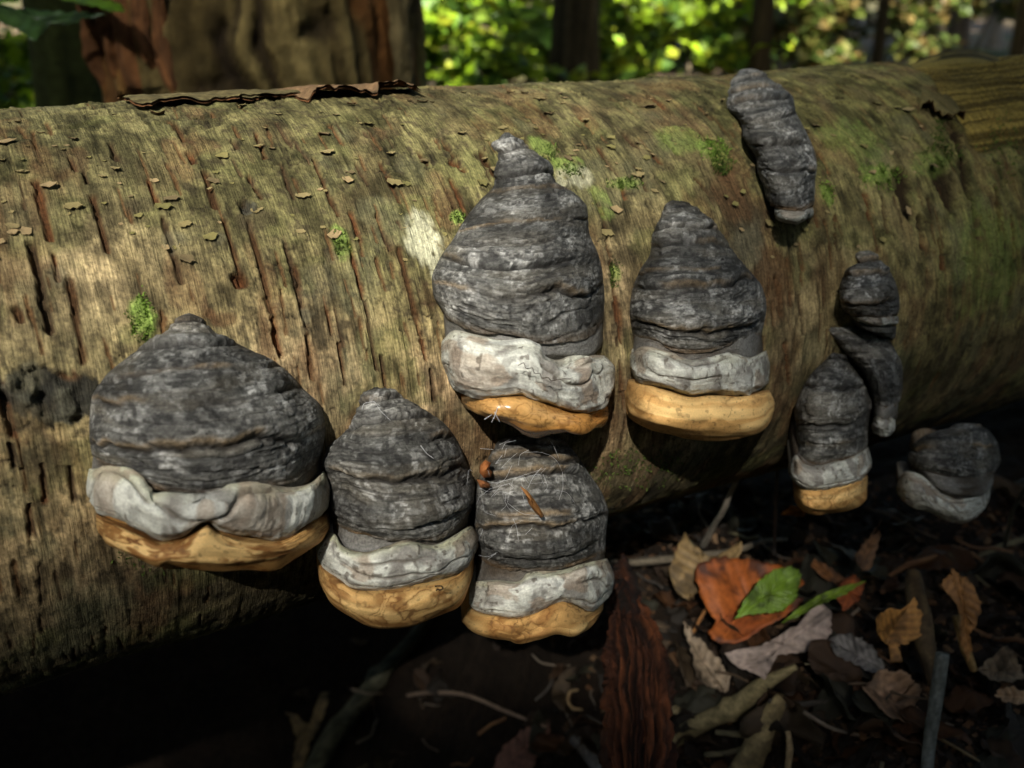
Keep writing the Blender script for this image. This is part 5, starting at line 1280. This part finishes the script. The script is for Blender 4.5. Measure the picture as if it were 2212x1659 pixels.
SAP = [(945,3.3,.42,.30),(1010,4.2,.55,.42),(1080,3.4,.38,.34),(1140,5.0,.55,.45),(1170,3.8,.34,.26),(1330,5.2,.5,.40),(1390,4.2,.4,.30),(1385,7.5,.7,.5),(1500,4.6,.42,.34),(1530,7.0,.6,.5),(1580,5.5,.5,.36),
       (1700,6.0,.5,.4),(1760,4.6,.36,.3),(1830,7.5,.6,.5),(1950,6.2,.5,.4),(2100,8.0,.6,.5),(980,7.5,.7,.55),(1110,9.0,.8,.6),(20,2.8,.34,.26),(-40,4.0,.5,.4),(240,2.6,.22,.14),(1240,9.0,.7,.6),(1650,10.,.8,.6),(2040,11.,.8,.7)]
WORDS = ['low leafy sapling tucked against the big dead trunk','bushy bright sapling between the dead trunk and the broad trunk','short spreading sapling just over the log crest beside the dead trunk','leafy sapling half behind the broad dark trunk','small sapling at the left foot of the broad dark trunk',
 'sapling right behind the very thin pole trunk','low sapling between the pole trunk and the thin straight trunk','taller sapling deep behind the thin straight trunk','low sapling just right of the thin straight trunk','taller far sapling behind the low one by the straight trunk','sapling left of the slim flared trunk',
 'sapling right of the slim flared trunk','small dim sapling over the log beside the finger-like fungus','wide sapling left of the thin dark trunk','sapling between the thin dark trunk and the greyish trunk','far sapling above the bare wood hump','tall far sapling behind the bushy bright one','broad far thicket of leaves behind the half-hidden sapling',
 'bright sapling showing past the mossy trunk','larger sapling beyond the bright one by the mossy trunk','tiny seedling between mossy trunk and dead trunk','far thicket behind the broad dark trunk','far thicket behind the slim flared trunk','far thicket in the woods above the broken log end']
for i, ((px, dist, h, spd), w) in enumerate(zip(SAP, WORDS)):
    sapling(px, dist, h, 40 + i, int(330 * (1 + spd * 2)), .055 + .004 * dist, spd, YEL if px < 1650 else [(0.07,0.09,0.015),(0.10,0.10,0.02),(0.05,0.075,0.012),(0.14,0.10,0.03)], w)

# large-leaved plant hanging in from the upper left
pl = empty('broad_leaved_plant', tuple(ray(40, -60) * 1.05 + np.array((0, 0, CAM_H))), 'plant with large dark green leaves leaning in before the mossy trunk', 'plant')
leaf_px('leaf', [(-60,0),(20,8),(90,22),(180,40),(240,52),(180,56),(110,50),(96,66),(78,92),(60,84),(20,56),(-40,40),(-80,20)], (40,40), 0, (.1,-.55,.8), ((0.022,0.055,0.012),(0.045,0.09,0.02)), 3001, None, parent=pl, depth=1.02, mat=M_GREEN, axis=((-60,0),(78,92)), veins=8, curl=.012)
leaf_px('leaf', [(118,-6),(150,2),(200,16),(250,30),(272,26),(262,12),(225,2),(190,-30),(140,-40)], (200,0), 0, (.0,-.2,.98), ((0.10,0.22,0.012),(0.14,0.27,0.02)), 3003, None, parent=pl, depth=1.10, mat=M_GREEN, axis=((272,26),(118,-30)), veins=8)
leaf_px('leaf', [(-40,-30),(0,-30),(42,-18),(40,4),(0,7),(-40,8)], (5,-8), 0, (.0,-.2,.98), ((0.12,0.24,0.012),(0.16,0.30,0.02)), 3005, None, parent=pl, depth=1.10, mat=M_GREEN, veins=6)
sb = ray(-120, -10) * 1.05 + np.array((0, 0, CAM_H))
gz = float(gh(sb[0] - .05, sb[1] + .05))
P, c = tube([np.array((sb[0] - .08, sb[1] + .10, gz - .02)), np.array((sb[0] - .05, sb[1] + .04, .25)), sb, ray(60, -40) * 1.08 + np.array((0, 0, CAM_H)), ray(200, -50) * 1.10 + np.array((0, 0, CAM_H))], np.array([.006,.005,.004,.003,.002]), ((0.05,0.06,0.02),(0.09,0.10,0.03)), 3007, k=7, sub=6)
link('stem', grid_mesh('stem', P, c, closed=True), M_TWIG, pl)

# ------------------------------------------------------------------ unseen trees added to shape the light: they filter sun and block sky
E1 = np.cross(SUN, (0, 0, 1.0)); E1 /= np.linalg.norm(E1)
if E1[0] < 0: E1 = -E1
E2 = np.cross(E1, SUN); E2 = E2 if E2[2] > 0 else -E2
LOGC = sqz(0.40, LQ - LR, LZ)
def added_crown_tree(label, dist, e1, h_off, seed, parts, trunk_r=.18):
    """an unseen tree, added so that its crown dims the sunbeam; parts: (e1, e2, s1, s2, n, leaf size) about the beam"""
    c0 = LOGC + SUN * dist
    base = c0 + E1 * e1; base = np.array((base[0], base[1], 0.0)); base[2] = float(gh(base[0], base[1]))
    t = empty('added_tree', tuple(base), label, 'tree', 'trees added to shade the log')
    H = c0[2] + h_off
    P, c = trunk_mesh('trunk', base, trunk_r, trunk_r * .35, H - base[2], seed, ((0.03,0.024,0.012),(0.075,0.06,0.03)), k=20, n=40)
    link('trunk', grid_mesh('trunk', P, c, closed=True), M_TRUNK, t)
    Vs, Fs, Cs, off = [], [], [], 0
    r = np.random.default_rng(seed)
    for (a, b, s1, s2, n, sz) in parts:
        p = c0 + E1 * (a + s1 * r.uniform(-1, 1, (n, 1))) + E2 * (b + s2 * r.uniform(-1, 1, (n, 1))) + SUN * r.uniform(-1.5, 1.5, (n, 1))
        V, F, C = leaf_cloud(p, (.01, .01, .01), n, sz, GREENS, seed + off, flat=.9)
        Vs.append(V); Fs.append(F + off); Cs.append(C); off += len(V)
        tip = c0 + E1 * a + E2 * b
        Pl, cl = tube([np.array((base[0], base[1], max(tip[2] - 1.2, base[2] + 2))), (tip + np.array((base[0], base[1], tip[2]))) / 2, tip], np.array([trunk_r * .35, trunk_r * .2, .012]), ((0.03,0.024,0.012),(0.075,0.06,0.03)), seed + 3, k=6, sub=5)
        link('limb', grid_mesh('limb', Pl, cl, closed=True), M_TRUNK, t)
    link('crown', mesh_np('crown', np.concatenate(Vs), np.concatenate(Fs), np.concatenate(Cs), smooth=False), M_FAR, t)
# (leaf area ~ .32 L^2, about .55 of it faces the sun; optical depth = n * area * .55 / patch area)
added_crown_tree('unseen tall tree added to thin the sunlight on the log', 22.0, 2.6, 9.0, 801, [
    (0.0, 0.0, 1.7, 1.0, 19000, .06),         # over the log
    (0.66, 0.0, 0.78, 1.0, 3600, .06),         # thicker and thicker towards the far end of the log
    (0.77, 0.0, 0.75, 1.0, 4200, .06),
    (0.87, 0.0, 0.75, 1.0, 4700, .06),
    (0.97, 0.0, 0.75, 1.0, 4700, .06),
    (0.70, -0.52, 0.60, .50, 4700, .06),
    (0.80, -0.57, .75, .42, 6800, .06),
    (-0.05, -0.66, .60, .48, 9500, .06),       # thicker again over the litter
    (-0.85, 0.97, .70, .65, 8800, .045)])      # over the dead trunk

def added_shade_tree(label, base, clumps, n, size, seed, r0=.12, name='forest_tree', group='trees added to block sky light'):
    """an unseen tree added to block sky light and sun; clumps: centre + radii"""
    z = float(gh(base[0], base[1])); b = np.array((base[0], base[1], z))
    t = empty(name, tuple(b), label, 'tree', group)
    cs = np.array([c[:3] for c in clumps]); rs_ = np.array([c[3:] for c in clumps])
    H = cs[:, 2].mean() - z
    P, c = trunk_mesh('trunk', b, r0, r0 * .5, H, seed, ((0.03,0.024,0.012),(0.075,0.06,0.03)), k=16, n=24)
    link('trunk', grid_mesh('trunk', P, c, closed=True), M_TRUNK, t)
    for i in range(min(6, len(cs))):
        Pl, cl = tube([b + np.array((0, 0, H * .7)), (b + np.array((0, 0, H)) + cs[i]) / 2, cs[i]], np.array([r0 * .45, r0 * .3, .015]), ((0.03,0.024,0.012),(0.075,0.06,0.03)), seed + i, k=6, sub=4)
        link('limb', grid_mesh('limb', Pl, cl, closed=True), M_TRUNK, t)
    V, F, C = leaf_cloud(cs, rs_, n * len(cs), size, GREENS, seed, flat=.5)
    link('crown', mesh_np('crown', V, F, C, smooth=False), M_FAR, t)
r9 = np.random.default_rng(99)
added_roof = []  # leaf clumps added overhead to block sky and dapple the background
while len(added_roof) < 170:
    c = np.array((r9.uniform(-5.5, 5.5), r9.uniform(-5.3, 9.0), r9.uniform(5.6, 7.6)))
    g = c - SUN * ((c[2] - .3) / SUN[2])                        # where its shadow falls
    if -1.5 < g[0] < .8 and 2.2 < g[1] < 9: continue      # gap left so that sun reaches the background greenery
    if g[1] < 2.6 and abs(g[0]) < 1.5: continue
    added_roof.append(tuple(c) + (.62, .62, .25))
for tx, ty in BGT:  # small leaf clumps added to keep sun off each background trunk
    for hz in (.15, .65):
        c = np.array((tx, ty, hz)); c = c + SUN * ((6.4 - hz) / SUN[2])
        added_roof.append((c[0], c[1], c[2], .17, .17, .15))
added_shade_tree('unseen overhanging tree added to block the sky on the left', (-3.6, 3.2), [c for c in added_roof if c[0] < 0], 215, .23, 811, .16)
added_shade_tree('unseen overhanging tree added to block the sky on the right', (4.4, 2.4), [c for c in added_roof if c[0] >= 0], 215, .23, 812, .16)
def thicket(cx, cy, rx, ry, zl, zh, k, seed, hole=None):  # leaf clumps for the added trees that block low sky light
    r = np.random.default_rng(seed); out = []
    while len(out) < k:
        c = (cx + r.uniform(-rx, rx), cy + r.uniform(-ry, ry), r.uniform(zl, zh), .5, .5, .45)
        if hole:                                                # the lane the sunbeam comes through
            b = LOGC + SUN * ((LOGC[1] - c[1]) / -SUN[1])
            if ((c[0] - b[0]) / hole[0]) ** 2 + ((c[2] - b[2]) / hole[1]) ** 2 < 1: continue
        out.append(c)
    return out
added_shade_tree('unseen dense young tree added to block sky light from the left', (-4.6, .6), thicket(-4.6, 1.0, .8, 6.5, .3, 5.8, 90, 1), 215, .23, 813)
added_shade_tree('unseen dense young tree added to block sky light from the right', (5.6, .2), thicket(5.6, 1.0, .8, 6.5, .3, 5.8, 90, 2), 215, .23, 814)
added_shade_tree('unseen dense bush added to block sky light below the sunbeam', (-.6, -3.6), thicket(0, -3.6, 4.5, .5, .2, 1.5, 36, 3), 215, .23, 815, .05)
added_shade_tree('unseen bushy tree added farther back to block sky light', (2.4, -6.2), thicket(0, -6.0, 6.5, .6, .4, 5.7, 170, 4, (1.3, 1.05)), 215, .23, 816)
added_shade_tree('leafy wall added at the far side of the woods to block sky light', (3.0, 16.0), thicket(0, 16.0, 13.0, 1.0, 1.3, 9.0, 130, 5), 150, .3, 817, .2)
